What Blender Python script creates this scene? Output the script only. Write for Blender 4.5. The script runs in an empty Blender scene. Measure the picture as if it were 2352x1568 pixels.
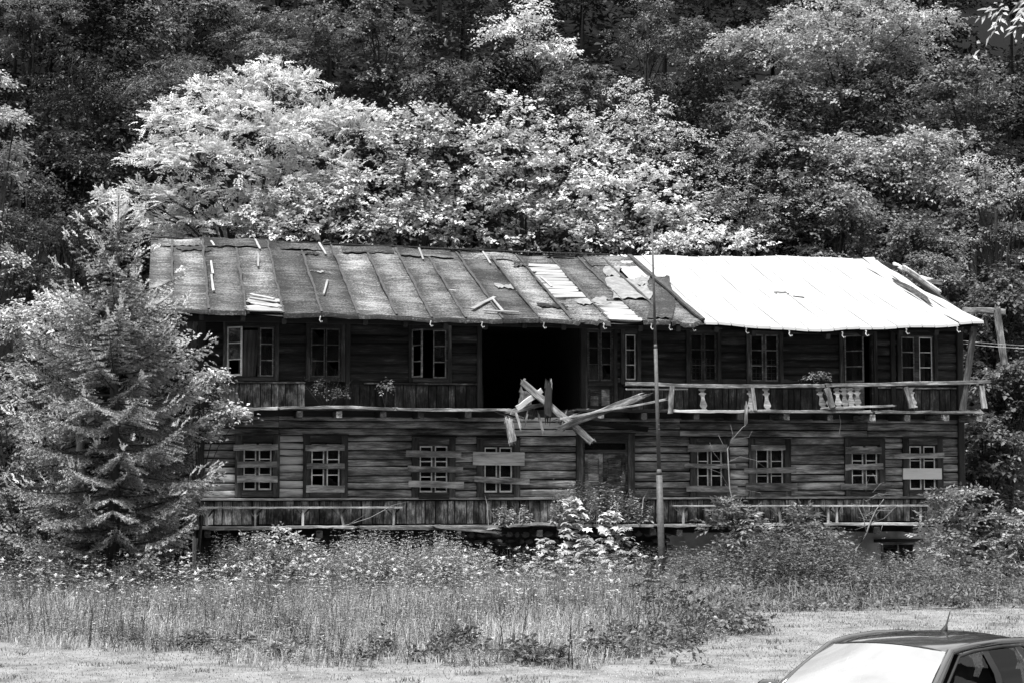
import bpy, math, random
import numpy as np
from mathutils import Matrix, Vector

random.seed(7)
rng = np.random.default_rng(7)
S = bpy.context.scene
COL = S.collection
PI = math.pi

# ---------------------------------------------------------------- camera
F_PX, YAW, PITCH = 4235.0, math.atan(806 / 4235), math.atan(296 / 4235)   # for a frame 2352 px wide
CAM = np.array([0.0, -42.0, 2.6])
c_d = np.array([math.sin(YAW) * math.cos(PITCH), math.cos(YAW) * math.cos(PITCH), math.sin(PITCH)])
c_r = np.array([math.cos(YAW), -math.sin(YAW), 0.0])
c_u = np.cross(c_r, c_d)
cam_data = bpy.data.cameras.new("camera")
cam_data.lens = 36.0 * F_PX / 2352.0
cam_data.sensor_width = 36.0
cam_data.clip_start, cam_data.clip_end = 0.3, 2000.0
cam = bpy.data.objects.new("camera", cam_data)
COL.objects.link(cam)
cam.location = CAM
cam.rotation_euler = (PI / 2 + PITCH, 0, -YAW)
S.camera = cam

# ---------------------------------------------------------------- sky, sun, exposure
SUN_EL, SUN_AZ = math.radians(66), math.radians(222)      # azimuth clockwise from +Y (towards the sun)
world = bpy.data.worlds.new("World")
S.world = world
world.use_nodes = True
wn, wl = world.node_tree.nodes, world.node_tree.links
wn.clear()
w_out = wn.new("ShaderNodeOutputWorld"); w_bg = wn.new("ShaderNodeBackground")
w_sky = wn.new("ShaderNodeTexSky"); w_sky.sky_type = 'NISHITA'; w_sky.sun_disc = False
w_sky.sun_elevation = SUN_EL; w_sky.sun_rotation = SUN_AZ
w_bw = wn.new("ShaderNodeRGBToBW")                        # the photograph is black and white
w_tc = wn.new("ShaderNodeTexCoord")
w_map = wn.new("ShaderNodeMapping"); w_map.inputs["Scale"].default_value = (1.0, 1.0, 2.2)
w_noise = wn.new("ShaderNodeTexNoise"); w_noise.inputs["Scale"].default_value = 2.6
w_noise.inputs["Detail"].default_value = 7; w_noise.inputs["Roughness"].default_value = 0.55
w_ramp = wn.new("ShaderNodeMapRange")
w_ramp.inputs[1].default_value = 0.30; w_ramp.inputs[2].default_value = 0.66
w_ramp.inputs[3].default_value = 0.6; w_ramp.inputs[4].default_value = 1.15
w_bg.inputs["Strength"].default_value = 0.1
# thin bright cloud, lighter overhead than at the horizon (as under any overcast)
w_sep = wn.new("ShaderNodeSeparateXYZ"); w_alt = wn.new("ShaderNodeMapRange")
w_alt.inputs[1].default_value = 0.0; w_alt.inputs[2].default_value = 1.0; w_alt.inputs[3].default_value = 1.8; w_alt.inputs[4].default_value = 6.6
w_cl = wn.new("ShaderNodeMath"); w_cl.operation = 'MULTIPLY'
w_mix = wn.new("ShaderNodeMix"); w_mix.data_type = 'FLOAT'; w_mix.inputs[0].default_value = 0.9
wl.new(w_tc.outputs["Generated"], w_map.inputs[0]); wl.new(w_map.outputs[0], w_noise.inputs["Vector"])
wl.new(w_noise.outputs["Fac"], w_ramp.inputs[0]); wl.new(w_sky.outputs[0], w_bw.inputs[0])
wl.new(w_tc.outputs["Generated"], w_sep.inputs[0]); wl.new(w_sep.outputs["Z"], w_alt.inputs[0])
wl.new(w_alt.outputs[0], w_cl.inputs[0]); wl.new(w_ramp.outputs[0], w_cl.inputs[1])
wl.new(w_bw.outputs[0], w_mix.inputs[2]); wl.new(w_cl.outputs[0], w_mix.inputs[3])
wl.new(w_mix.outputs[0], w_bg.inputs["Color"]); wl.new(w_bg.outputs[0], w_out.inputs[0])

sun_data = bpy.data.lights.new("sun", 'SUN')
sun_data.energy, sun_data.angle = 2.5, math.radians(10)
sun_data.color = (1.0, 1.0, 1.0)
sun = bpy.data.objects.new("sun", sun_data)
COL.objects.link(sun)
sun_dir = Vector((math.sin(SUN_AZ) * math.cos(SUN_EL), math.cos(SUN_AZ) * math.cos(SUN_EL), math.sin(SUN_EL)))
sun.rotation_euler = sun_dir.to_track_quat('Z', 'Y').to_euler()
sun.location = (-20, -30, 40)
S.view_settings.view_transform = 'Standard'
S.view_settings.look = 'None'
S.view_settings.exposure = 1.85
S.view_settings.gamma = 1.0
S.cycles.max_bounces = 6
S.cycles.diffuse_bounces = 1
S.cycles.glossy_bounces = 3
S.cycles.transmission_bounces = 4
S.cycles.transparent_max_bounces = 12

# ---------------------------------------------------------------- measuring the place from the photograph (2352 px wide)
def ray(px, py): return c_d + c_r * (px - 1176) / F_PX - c_u * (py - 784) / F_PX
def at(px, py, Y):
    k = ray(px, py); t = (Y - CAM[1]) / k[1]
    return CAM + k * t
def X_(px, Y=0.0, py=1000): return float(at(px, py, Y)[0])
def Z_(px, py, Y=0.0): return float(at(px, py, Y)[2])
def gnd(px, py, z=0.0):
    k = ray(px, py); t = (z - CAM[2]) / k[2]
    return CAM + k * t

def project(P):
    v = np.asarray(P, float) - CAM
    return 1176 + F_PX * (v @ c_r) / (v @ c_d), 784 - F_PX * (v @ c_u) / (v @ c_d)

# ---------------------------------------------------------------- objects
WM = {}
def tag(o, label=None, cat=None, group=None, kind=None):
    if label: o["label"] = label
    if cat: o["category"] = cat
    if group: o["group"] = group
    if kind: o["kind"] = kind
    return o
def put(name, data, parent=None, M=None):
    o = bpy.data.objects.new(name, data)
    COL.objects.link(o)
    M = M or Matrix.Identity(4)
    WM[o.name] = M
    if parent is not None:
        o.parent = parent
        o.matrix_parent_inverse = WM[parent.name].inverted()
    o.matrix_basis = M
    return o
def empty(name, loc, label=None, cat=None, group=None):
    o = put(name, None, None, Matrix.Translation(loc))
    o.empty_display_size = 0.3
    return tag(o, label, cat, group)
def py_mesh(name, V, Fs, mat, smooth=False):
    me = bpy.data.meshes.new(name)
    me.from_pydata([tuple(v) for v in V], [], Fs)
    me.materials.append(mat)
    if smooth: me.polygons.foreach_set("use_smooth", [True] * len(me.polygons))
    me.update()
    return me
def np_mesh(name, V, T, mat, tone=None, smooth=False):
    V = np.ascontiguousarray(V, dtype=np.float32); T = np.ascontiguousarray(T, dtype=np.int32)
    me = bpy.data.meshes.new(name)
    me.vertices.add(len(V)); me.vertices.foreach_set("co", V.ravel())
    me.loops.add(T.size); me.loops.foreach_set("vertex_index", T.ravel())
    me.polygons.add(len(T)); me.polygons.foreach_set("loop_start", np.arange(0, T.size, 3, dtype=np.int32))
    if smooth: me.polygons.foreach_set("use_smooth", np.ones(len(T), dtype=bool))
    if tone is not None:
        a = me.attributes.new("tone", 'FLOAT', 'POINT'); a.data.foreach_set("value", np.ascontiguousarray(tone, dtype=np.float32))
    me.materials.append(mat)
    me.update(calc_edges=True)
    return me
class MB:
    """collects boxes, tubes and sheets into one mesh"""
    def __init__(s): s.v, s.f = [], []
    def add(s, V, Fs):
        b = len(s.v); s.v += [tuple(map(float, p)) for p in V]; s.f += [tuple(i + b for i in q) for q in Fs]; return s
    def box(s, x0, x1, y0, y1, z0, z1):
        V = [(x, y, z) for z in (z0, z1) for y in (y0, y1) for x in (x0, x1)]
        return s.add(V, [(0, 2, 3, 1), (4, 5, 7, 6), (0, 1, 5, 4), (2, 6, 7, 3), (0, 4, 6, 2), (1, 3, 7, 5)])
    def tube(s, pts, rad, n=6, cap=True):
        pts = [Vector(p) for p in pts]; k = len(pts)
        if not hasattr(rad, '__len__'): rad = [rad] * k
        V, Fs = [], []
        for i, p in enumerate(pts):
            d = (pts[min(i + 1, k - 1)] - pts[max(i - 1, 0)]).normalized()
            a = d.orthogonal().normalized() if abs(d.z) > .9 else d.cross(Vector((0, 0, 1))).normalized()
            b = d.cross(a)
            V += [p + (a * math.cos(2 * PI * j / n) + b * math.sin(2 * PI * j / n)) * rad[i] for j in range(n)]
        for i in range(k - 1):
            for j in range(n):
                Fs.append((i * n + j, i * n + (j + 1) % n, (i + 1) * n + (j + 1) % n, (i + 1) * n + j))
        if cap: Fs += [tuple(range(n - 1, -1, -1)), tuple(range((k - 1) * n, k * n))]
        return s.add(V, Fs)
    def grid(s, fn, nu, nv):
        V = [fn(i / nu, j / nv) for j in range(nv + 1) for i in range(nu + 1)]
        Fs = [(j * (nu + 1) + i, j * (nu + 1) + i + 1, (j + 1) * (nu + 1) + i + 1, (j + 1) * (nu + 1) + i) for j in range(nv) for i in range(nu)]
        return s.add(V, Fs)
    def lathe(s, prof, o=(0, 0, 0), n=10):
        V, Fs = [], []
        for r, z in prof: V += [(o[0] + r * math.cos(2 * PI * j / n), o[1] + r * math.sin(2 * PI * j / n), o[2] + z) for j in range(n)]
        for i in range(len(prof) - 1):
            for j in range(n): Fs.append((i * n + j, i * n + (j + 1) % n, (i + 1) * n + (j + 1) % n, (i + 1) * n + j))
        return s.add(V, Fs)
    def build(s, name, mat, parent=None, smooth=False, M=None):
        return put(name, py_mesh(name, s.v, s.f, mat, smooth), parent, M)

def wood(name, p0, p1, w, t, mat, parent=None, up=(0, 0, 1), seg=3, jit=0.004, jag=0.0, log=0.0, bend=0.0):
    """one piece of timber from p0 to p1: local X is the grain; w = height along up, t = thickness; jag = splintered ends"""
    p0, p1 = Vector(p0), Vector(p1)
    d = p1 - p0; L = d.length; d.normalize()
    upv = Vector(up); upv = (upv - d * upv.dot(d)).normalized(); n = d.cross(upv)      # n: thickness axis
    hw, ht = w / 2, t / 2
    if log > 0: prof = [(-ht, -hw), (-ht, hw), (ht - log, hw), (ht - log * .25, hw * .55), (ht, 0), (ht - log * .25, -hw * .55), (ht - log, -hw)]
    else:
        c = min(hw, ht) * .22
        prof = [(-ht, -hw), (-ht, hw), (ht - c, hw), (ht, hw - c), (ht, -hw + c), (ht - c, -hw)]
    m = len(prof); V, Fs = [], []
    R = random.uniform
    for i in range(seg + 1):
        x = L * i / seg
        dz = R(-jit, jit) + bend * math.sin(PI * i / seg); dy = R(-jit, jit) * .5; sc = 1 + R(-jit, jit) / max(w, .02)
        end = i in (0, seg)
        for (y, z) in prof:
            xx = x
            if end and jag > 0: xx = x + (R(0, jag) if i == 0 else -R(0, jag)); z = z * (1 - min(.5, 3 * jag) * R(0, .8))
            V.append((xx, y + dy, z * sc + dz))
    for i in range(seg):
        for j in range(m): Fs.append((i * m + j, i * m + (j + 1) % m, (i + 1) * m + (j + 1) % m, (i + 1) * m + j))
    Fs += [tuple(range(m - 1, -1, -1)), tuple(range(seg * m, seg * m + m))]
    if jag >= .05:      # splinters left standing on the broken ends
        for e in (0, 1):
            for _ in range(5):
                z0 = R(-hw * .9, hw * .6); z1 = z0 + R(.15, .4) * w; xb = jag * .9 if e == 0 else L - jag * .9; sg = -1 if e == 0 else 1; k = len(V)
                tip = (xb + sg * R(.9, 2.2) * jag, R(-ht, ht) * .6, (z0 + z1) / 2 + R(-.2, .2) * w)
                V += [(xb, -ht * .8, z0), (xb, -ht * .8, z1), (xb, ht * .8, z1), (xb, ht * .8, z0), tip]
                Fs += [(k, k + 1, k + 4), (k + 1, k + 2, k + 4), (k + 2, k + 3, k + 4), (k + 3, k, k + 4)]
    M = Matrix(((d.x, n.x, upv.x, p0.x), (d.y, n.y, upv.y, p0.y), (d.z, n.z, upv.z, p0.z), (0, 0, 0, 1)))
    return put(name, py_mesh(name, V, Fs, mat), parent, M)

# ---------------------------------------------------------------- materials (all greys: the photograph has no colour)
def new_mat(name):
    m = bpy.data.materials.new(name); m.use_nodes = True
    m.node_tree.nodes.clear()
    return m, m.node_tree.nodes, m.node_tree.links
def N(nodes, kind, **kw):
    n = nodes.new(kind)
    for k, v in kw.items():
        if k.startswith("i_"):
            key = k[2:]
            n.inputs[int(key) if key.isdigit() else key].default_value = v
        else: setattr(n, k, v)
    return n
def ramp(nodes, stops):
    r = nodes.new("ShaderNodeValToRGB")
    e = r.color_ramp.elements
    while len(e) < len(stops): e.new(0.5)
    for q, (p, v) in zip(e, stops): q.position = p; q.color = (v, v, v, 1)
    return r
def finish(nodes, links, shader):
    o = nodes.new("ShaderNodeOutputMaterial"); links.new(shader.outputs[0], o.inputs[0])

def mat_wood(name, dark, mid, light, grain=(0.9, 9, 16), patch=(0.5, 2, 2.2), lo=.38, hi=.70, rnd=.7, rough=.85, bump=.5):
    m, n, l = new_mat(name)
    tc = N(n, "ShaderNodeTexCoord"); oi = N(n, "ShaderNodeObjectInfo")
    off = N(n, "ShaderNodeVectorMath", operation='ADD'); mul = N(n, "ShaderNodeMath", operation='MULTIPLY', i_1=57.0)
    l.new(oi.outputs["Random"], mul.inputs[0]); l.new(tc.outputs["Object"], off.inputs[0]); l.new(mul.outputs[0], off.inputs[1])
    g = N(n, "ShaderNodeMapping", i_Scale=grain); l.new(off.outputs[0], g.inputs[0])
    gn = N(n, "ShaderNodeTexNoise", i_Scale=3.4, i_Detail=9, i_Roughness=.72, i_Distortion=.12); l.new(g.outputs[0], gn.inputs["Vector"])
    p = N(n, "ShaderNodeMapping", i_Scale=patch); l.new(off.outputs[0], p.inputs[0])
    pn = N(n, "ShaderNodeTexNoise", i_Scale=1.5, i_Detail=6, i_Roughness=.66); l.new(p.outputs[0], pn.inputs["Vector"])
    mx = N(n, "ShaderNodeMix", data_type='FLOAT'); mx.inputs[0].default_value = .55
    l.new(gn.outputs["Fac"], mx.inputs[2]); l.new(pn.outputs["Fac"], mx.inputs[3])
    r = ramp(n, [(0.0, dark * .6), (lo, dark), ((lo + hi) / 2, mid), (hi, light), (min(hi + .12, 1), light * 1.25)]); l.new(mx.outputs[0], r.inputs[0])
    rm = N(n, "ShaderNodeMapRange", i_3=1 - rnd * .6, i_4=1 + rnd); l.new(oi.outputs["Random"], rm.inputs[0])
    cm = N(n, "ShaderNodeVectorMath", operation='SCALE'); l.new(r.outputs[0], cm.inputs[0]); l.new(rm.outputs[0], cm.inputs["Scale"])
    b = N(n, "ShaderNodeBump", i_Strength=bump, i_Distance=.02); l.new(gn.outputs["Fac"], b.inputs["Height"])
    s = N(n, "ShaderNodeBsdfPrincipled", i_Roughness=rough); s.inputs["Specular IOR Level"].default_value = .25
    l.new(cm.outputs[0], s.inputs["Base Color"]); l.new(b.outputs[0], s.inputs["Normal"])
    finish(n, l, s); return m
def mat_plain(name, v, rough=.7, var=.3, scale=6.0, bump=.2, spec=.3, metal=0.0):
    m, n, l = new_mat(name)
    tc = N(n, "ShaderNodeTexCoord")
    t = N(n, "ShaderNodeTexNoise", i_Scale=scale, i_Detail=8, i_Roughness=.65); l.new(tc.outputs["Object"], t.inputs["Vector"])
    r = ramp(n, [(.25, v * (1 - var)), (.75, v * (1 + var))]); l.new(t.outputs["Fac"], r.inputs[0])
    b = N(n, "ShaderNodeBump", i_Strength=bump, i_Distance=.02); l.new(t.outputs["Fac"], b.inputs["Height"])
    s = N(n, "ShaderNodeBsdfPrincipled", i_Roughness=rough, i_Metallic=metal); s.inputs["Specular IOR Level"].default_value = spec
    l.new(r.outputs[0], s.inputs["Base Color"]); l.new(b.outputs[0], s.inputs["Normal"])
    finish(n, l, s); return m
def mat_leaf(name, v, trans=.3, gloss=.03, var=.9):
    m, n, l = new_mat(name)
    a = N(n, "ShaderNodeAttribute", attribute_name="tone")
    r = N(n, "ShaderNodeMapRange", i_3=v * (1 - var * .55), i_4=v * (1 + var * .6)); l.new(a.outputs["Fac"], r.inputs[0])
    d = N(n, "ShaderNodeBsdfDiffuse"); t = N(n, "ShaderNodeBsdfTranslucent"); g = N(n, "ShaderNodeBsdfGlossy", i_Roughness=.42)
    g.inputs["Color"].default_value = (.8, .8, .8, 1)
    l.new(r.outputs[0], d.inputs["Color"]); l.new(r.outputs[0], t.inputs["Color"])
    m1 = N(n, "ShaderNodeMixShader", i_0=trans); l.new(d.outputs[0], m1.inputs[1]); l.new(t.outputs[0], m1.inputs[2])
    m2 = N(n, "ShaderNodeMixShader", i_0=gloss); l.new(m1.outputs[0], m2.inputs[1]); l.new(g.outputs[0], m2.inputs[2])
    finish(n, l, m2); return m
def mat_glass(name, film=.06, clear=.72):
    m, n, l = new_mat(name)
    tr = N(n, "ShaderNodeBsdfTransparent"); g = N(n, "ShaderNodeBsdfGlossy", i_Roughness=.04); d = N(n, "ShaderNodeBsdfDiffuse")
    g.inputs["Color"].default_value = (.3, .3, .3, 1); d.inputs["Color"].default_value = (.1, .1, .1, 1)
    tr.inputs["Color"].default_value = (clear, clear, clear, 1)
    tc = N(n, "ShaderNodeTexCoord"); t = N(n, "ShaderNodeTexNoise", i_Scale=5, i_Detail=6); l.new(tc.outputs["Object"], t.inputs["Vector"])
    mr = N(n, "ShaderNodeMapRange", i_1=.3, i_2=.75, i_3=film * .4, i_4=film * 2.4); l.new(t.outputs["Fac"], mr.inputs[0])
    fr = N(n, "ShaderNodeFresnel", i_IOR=1.5)
    a = N(n, "ShaderNodeMixShader"); l.new(fr.outputs[0], a.inputs[0]); l.new(tr.outputs[0], a.inputs[1]); l.new(g.outputs[0], a.inputs[2])
    b = N(n, "ShaderNodeMixShader"); l.new(mr.outputs[0], b.inputs[0]); l.new(a.outputs[0], b.inputs[1]); l.new(d.outputs[0], b.inputs[2])
    finish(n, l, b); return m

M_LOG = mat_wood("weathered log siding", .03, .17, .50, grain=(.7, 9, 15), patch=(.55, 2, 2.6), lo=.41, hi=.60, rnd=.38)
M_LOG_PALE = mat_wood("pale and painted-lit planks", .16, .42, .62, grain=(.7, 9, 15), lo=.38, hi=.60, rnd=.3)  # pale boards, and wall bays where fallen light is painted in
M_LOG_UP = mat_wood("shade-toned upper siding", .008, .028, .11, grain=(.7, 9, 15), lo=.42, hi=.66, rnd=.6)  # eave shade put into the colour: darker copy of the lower siding
M_BOARD = mat_wood("upright boards", .022, .11, .44, grain=(1.1, 10, 12), patch=(1.5, 1, 2.4), lo=.42, hi=.61, rnd=.75)
M_CASING = mat_wood("window casing", .014, .05, .2, lo=.42, hi=.66, rnd=.4)
M_GREY = mat_wood("grey nailed board", .06, .2, .46, grain=(1.1, 12, 24), patch=(1.2, 3, 5), lo=.39, hi=.61, rnd=.35)
M_PALE = mat_wood("pale new board", .5, .66, .78, grain=(1, 8, 14), lo=.3, hi=.7, rnd=.1)
M_BEAM = mat_wood("grey beam", .03, .125, .40, grain=(1, 15, 22), patch=(1.2, 4, 5), lo=.40, hi=.61, rnd=.3)
M_DARKWOOD = mat_wood("dark beam", .012, .03, .08, lo=.4, hi=.75, rnd=.4)
M_SASH = mat_wood("flaking white paint", .25, .6, .8, grain=(3, 20, 20), patch=(4, 8, 8), lo=.34, hi=.58, rnd=.2)
M_SASH_DK = mat_wood("flaking dim paint", .05, .18, .42, grain=(3, 20, 20), patch=(4, 8, 8), lo=.36, hi=.64, rnd=.3)
M_SASH_UP = mat_wood("bare grey sash", .02, .07, .22, grain=(3, 20, 20), patch=(4, 8, 8), lo=.36, hi=.66, rnd=.4)
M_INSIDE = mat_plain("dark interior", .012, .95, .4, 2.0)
M_GLASS = mat_glass("dusty glass")
M_CURTAIN = mat_plain("thin curtain", .35, .95, .2, 3.0, 0)
M_IRON = mat_plain("rusty iron", .05, .6, .5, 20)
# ================================================================ the house
R = random.uniform
house = empty("timber_house", (10.0, 5.5, 0.0), "derelict two-storey timber house with balcony, boarded windows and patched roof", "house")
HX0, HX1, HY1 = 0.83, 19.1, 9.0
Z_DECK, Z_BALC, Z_SILL = 1.37, 4.0, 1.96

# ---- roof shape
EAVE = [(340, 711), (500, 713), (640, 718), (730, 719), (900, 727), (1100, 732), (1330, 735), (1500, 737), (1612, 741), (1750, 748), (1850, 755), (1905, 758), (1990, 752), (2100, 747), (2255, 742)]
RIDGE = [(345, 547), (600, 553), (780, 564), (1000, 574), (1200, 586), (1400, 590), (1600, 589), (2010, 593)]
YE, YR = -1.3, 5.5
_e = np.array([at(a, b, YE) for a, b in EAVE]); _r = np.array([at(a, b, YR) for a, b in RIDGE])
def eave_z(x): return float(np.interp(x, _e[:, 0], _e[:, 2]))
def ridge_z(x): return float(np.interp(x, _r[:, 0], _r[:, 2]))
def roofP(x, t, off=0.0, side=1):
    ze, zr = eave_z(x), ridge_z(x)
    z = ze + (zr - ze) * t - .05 * math.sin(PI * t) + .018 * math.sin(x * 1.7 + 5 * t) + .012 * math.sin(x * 4.1 - 9 * t)
    y = YE + (YR - YE) * t
    if side < 0: y = 2 * YR - y
    return (x, y - .33 * off * side, z + .94 * off)
RX0, RX1, RXM = -0.31, 19.12, 12.25        # left end, right end, where the metal begins

# ---- walls with openings
def holed_wall(name, x0, x1, z0, z1, y0, y1, holes, mat, parent):
    xs = sorted({x0, x1, *[h[0] for h in holes], *[h[1] for h in holes]}); zs = sorted({z0, z1, *[h[2] for h in holes], *[h[3] for h in holes]})
    op = lambda i, j: i < 0 or j < 0 or i >= len(xs) - 1 or j >= len(zs) - 1 or any(h[0] - 1e-6 <= (xs[i] + xs[i + 1]) / 2 <= h[1] and h[2] <= (zs[j] + zs[j + 1]) / 2 <= h[3] for h in holes)
    b = MB()
    for i in range(len(xs) - 1):
        for j in range(len(zs) - 1):
            if op(i, j): continue
            a, c, d, e = xs[i], xs[i + 1], zs[j], zs[j + 1]
            b.add([(a, y0, d), (c, y0, d), (c, y0, e), (a, y0, e)], [(0, 1, 2, 3)]); b.add([(a, y1, d), (c, y1, d), (c, y1, e), (a, y1, e)], [(3, 2, 1, 0)])
            if op(i - 1, j): b.add([(a, y0, d), (a, y0, e), (a, y1, e), (a, y1, d)], [(0, 1, 2, 3)])
            if op(i + 1, j): b.add([(c, y0, d), (c, y1, d), (c, y1, e), (c, y0, e)], [(0, 1, 2, 3)])
            if op(i, j - 1): b.add([(a, y0, d), (a, y1, d), (c, y1, d), (c, y0, d)], [(0, 1, 2, 3)])
            if op(i, j + 1): b.add([(a, y0, e), (c, y0, e), (c, y1, e), (a, y1, e)], [(0, 1, 2, 3)])
    return b.build(name, mat, parent)
def rect(px0, px1, py0, py1, Y=0.0):
    a, b = at(px0, (py0 + py1) / 2, Y), at(px1, (py0 + py1) / 2, Y)
    m = (px0 + px1) / 2
    return float(a[0]), float(b[0]), Z_(m, py1, Y), Z_(m, py0, Y)

# lower windows: casing rectangle, nailed boards (x0, y0, x1, y1 of the board's axis, height px, material), missing panes
LOW = [
 ((540, 642, 999, 1140), [(536, 1027, 639, 1026, 13, 'g'), (544, 1066, 637, 1065, 14, 'g'), (544, 1099, 638, 1099, 15, 'g')], {4: 'b'}),
 ((696, 798, 1000, 1141), [(701, 1028, 792, 1026, 14, 'd'), (704, 1069, 792, 1069, 13, 'p'), (703, 1121, 792, 1122, 16, 'g')], {1: 'm', 0: 'm', 3: 'b'}),
 ((945, 1045, 1005, 1145), [(932, 1041, 1060, 1043, 15, 'g'), (936, 1076, 1064, 1078, 14, 'd'), (938, 1110, 1066, 1113, 15, 'g')], {0: 'm', 5: 'b'}),
 ((1094, 1193, 1008, 1145), [(1086, 1052, 1205, 1053, 30, 'P'), (1089, 1099, 1217, 1106, 14, 'd')], {4: 'b'}),
 ((1583, 1674, 1007, 1140), [(1579, 1028, 1671, 1028, 17, 'g'), (1571, 1068, 1690, 1069, 11, 'p'), (1576, 1121, 1695, 1122, 14, 'g')], {}),
 ((1718, 1814, 1007, 1140), [(1725, 1027, 1804, 1027, 13, 'p'), (1709, 1080, 1829, 1079, 13, 'g'), (1712, 1116, 1832, 1118, 18, 'p')], {}),
 ((1938, 2030, 1006, 1139), [(1941, 1034, 2025, 1033, 16, 'p'), (1941, 1072, 2029, 1070, 14, 'g'), (1930, 1117, 2046, 1117, 15, 'p')], {5: 'b', 2: 'b'}),
 ((2071, 2163, 1006, 1138), [(2053, 1047, 2169, 1045, 12, 'g'), (2074, 1087, 2163, 1087, 26, 'W')], {}),
]
BM = {'g': M_GREY, 'd': M_BEAM, 'p': M_BEAM, 'P': M_LOG_PALE, 'W': M_PALE}
DOOR = rect(1322, 1456, 996, 1192)
low_r = [rect(*w[0]) for w in LOW]
CW = .15
def inner(r, c=CW): return (r[0] + c, r[1] - c, r[2] + c * .8, r[3] - c)
low_holes = [inner(r) for r in low_r] + [(DOOR[0] + .16, DOOR[1] - .16, Z_DECK + .02, DOOR[3] - .16)]

# upper openings (outer casing rectangles)
UP = {
 'a': rect(512, 640, 738, 868), 'b': rect(702, 792, 752, 870), 'c': rect(938, 1036, 750, 874), 'hole': rect(1104, 1334, 745, 934),
 'door': rect(1338, 1416, 758, 934), 'd': rect(1424, 1470, 764, 882), 'e': rect(1574, 1654, 770, 882), 'f': rect(1712, 1796, 762, 882),
 'open': rect(1926, 2012, 772, 938), 'g': rect(2058, 2150, 764, 884)}
fix = {}
for k, (a, b, c, d) in UP.items():
    if k in ('hole', 'door', 'open'): fix[k] = (a, b, Z_BALC + .01, 5.98)
    else: fix[k] = (a, b, 4.62, 5.94 if k != 'd' else 5.9)
UP = fix
UC = .09
up_holes = [UP['hole']] + [(UP[k][0] + UC, UP[k][1] - UC, UP[k][2] + (UC if k not in ('door', 'open') else 0), UP[k][3] - UC) for k in UP if k != 'hole']

lower_wall = holed_wall("lower_wall", HX0, HX1, Z_DECK - .1, Z_BALC - .16, 0.0, .14, low_holes, M_DARKWOOD, house)
upper_wall = holed_wall("upper_wall", HX0, HX1, Z_BALC - .12, 6.12, 0.0, .14, up_holes, M_DARKWOOD, house)
# side, back and gable walls, floors
b = MB()
for x in (HX0, HX1 - .14):
    b.box(x, x + .14, .145, HY1, Z_DECK - .1, 6.42)
    b.add([(x + d, y, z) for d in (0, .14) for y, z in ((.1, 6.42), (HY1, 6.42), (HY1, 6.95), (YR, 8.15))], [(0, 3, 2, 1), (4, 5, 6, 7), (0, 4, 7, 3), (3, 7, 6, 2), (1, 2, 6, 5)])
b.box(HX0 + .15, HX1 - .15, HY1 - .14, HY1, Z_DECK - .1, 6.95)
b.build("rear_wall", M_DARKWOOD, house)
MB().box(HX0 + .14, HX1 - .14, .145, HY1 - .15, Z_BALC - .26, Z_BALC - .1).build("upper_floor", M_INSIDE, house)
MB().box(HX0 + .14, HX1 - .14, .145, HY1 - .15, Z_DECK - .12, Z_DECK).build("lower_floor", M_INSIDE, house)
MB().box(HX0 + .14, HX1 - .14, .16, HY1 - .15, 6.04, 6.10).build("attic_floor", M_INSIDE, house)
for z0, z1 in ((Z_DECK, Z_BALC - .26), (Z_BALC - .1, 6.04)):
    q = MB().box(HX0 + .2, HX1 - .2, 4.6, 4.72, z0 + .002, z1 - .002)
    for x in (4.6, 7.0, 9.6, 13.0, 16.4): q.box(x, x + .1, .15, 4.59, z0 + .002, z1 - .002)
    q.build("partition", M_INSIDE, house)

# ---- siding: horizontal planks between the openings
def rows(z0, z1, h):
    zs, z = [z0], z0
    while z1 - z > h * 1.5: z += h * R(.78, 1.3); zs.append(z)
    return zs + [z1]
def siding(wall, x0, x1, z0, z1, h, mat, log=.03):
    if x1 - x0 < .06: return
    zs = rows(z0, z1, h)
    for a, c in zip(zs, zs[1:]):
        t = R(.045, .07)
        m = mat(x0, a) if callable(mat) else mat
        cut = [x0, x1] if x1 - x0 < 1.6 or R(0, 1) < .6 else [x0, x0 + (x1 - x0) * R(.25, .75), x1]      # some rows are butt-jointed
        for xa, xb in zip(cut, cut[1:]):
            m = mat(x0, a) if callable(mat) else mat
            wood("plank", (xa + .005, -t / 2 - .002 + R(-.006, .006), (a + c) / 2), (xb - .005, -t / 2 - .002 + R(-.006, .006), (a + c) / 2 + R(-.006, .006)), c - a - R(.02, .034), t, m, wall, seg=max(2, min(6, int((xb - xa) / .6))), jit=.007, log=log)
PX = lambda p: X_(p, 0.0)
xs = [HX0 + .12]
for r in low_r[:4] + [DOOR] + low_r[4:]: xs += [r[0], r[1]]
xs.append(HX1 - .12)
ZT = 3.40
for i in range(0, len(xs), 2):
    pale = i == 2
    siding(lower_wall, xs[i], xs[i + 1], Z_SILL + .03, ZT, .185, (lambda x, z: M_LOG_PALE if R(0, 1) < .7 else M_LOG) if pale else (lambda x, z: M_LOG_PALE if z > 2.55 and R(0, 1) < .45 else M_LOG) if i == 8 else M_LOG)  # patches of light put into the plank colour of two bays
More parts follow.
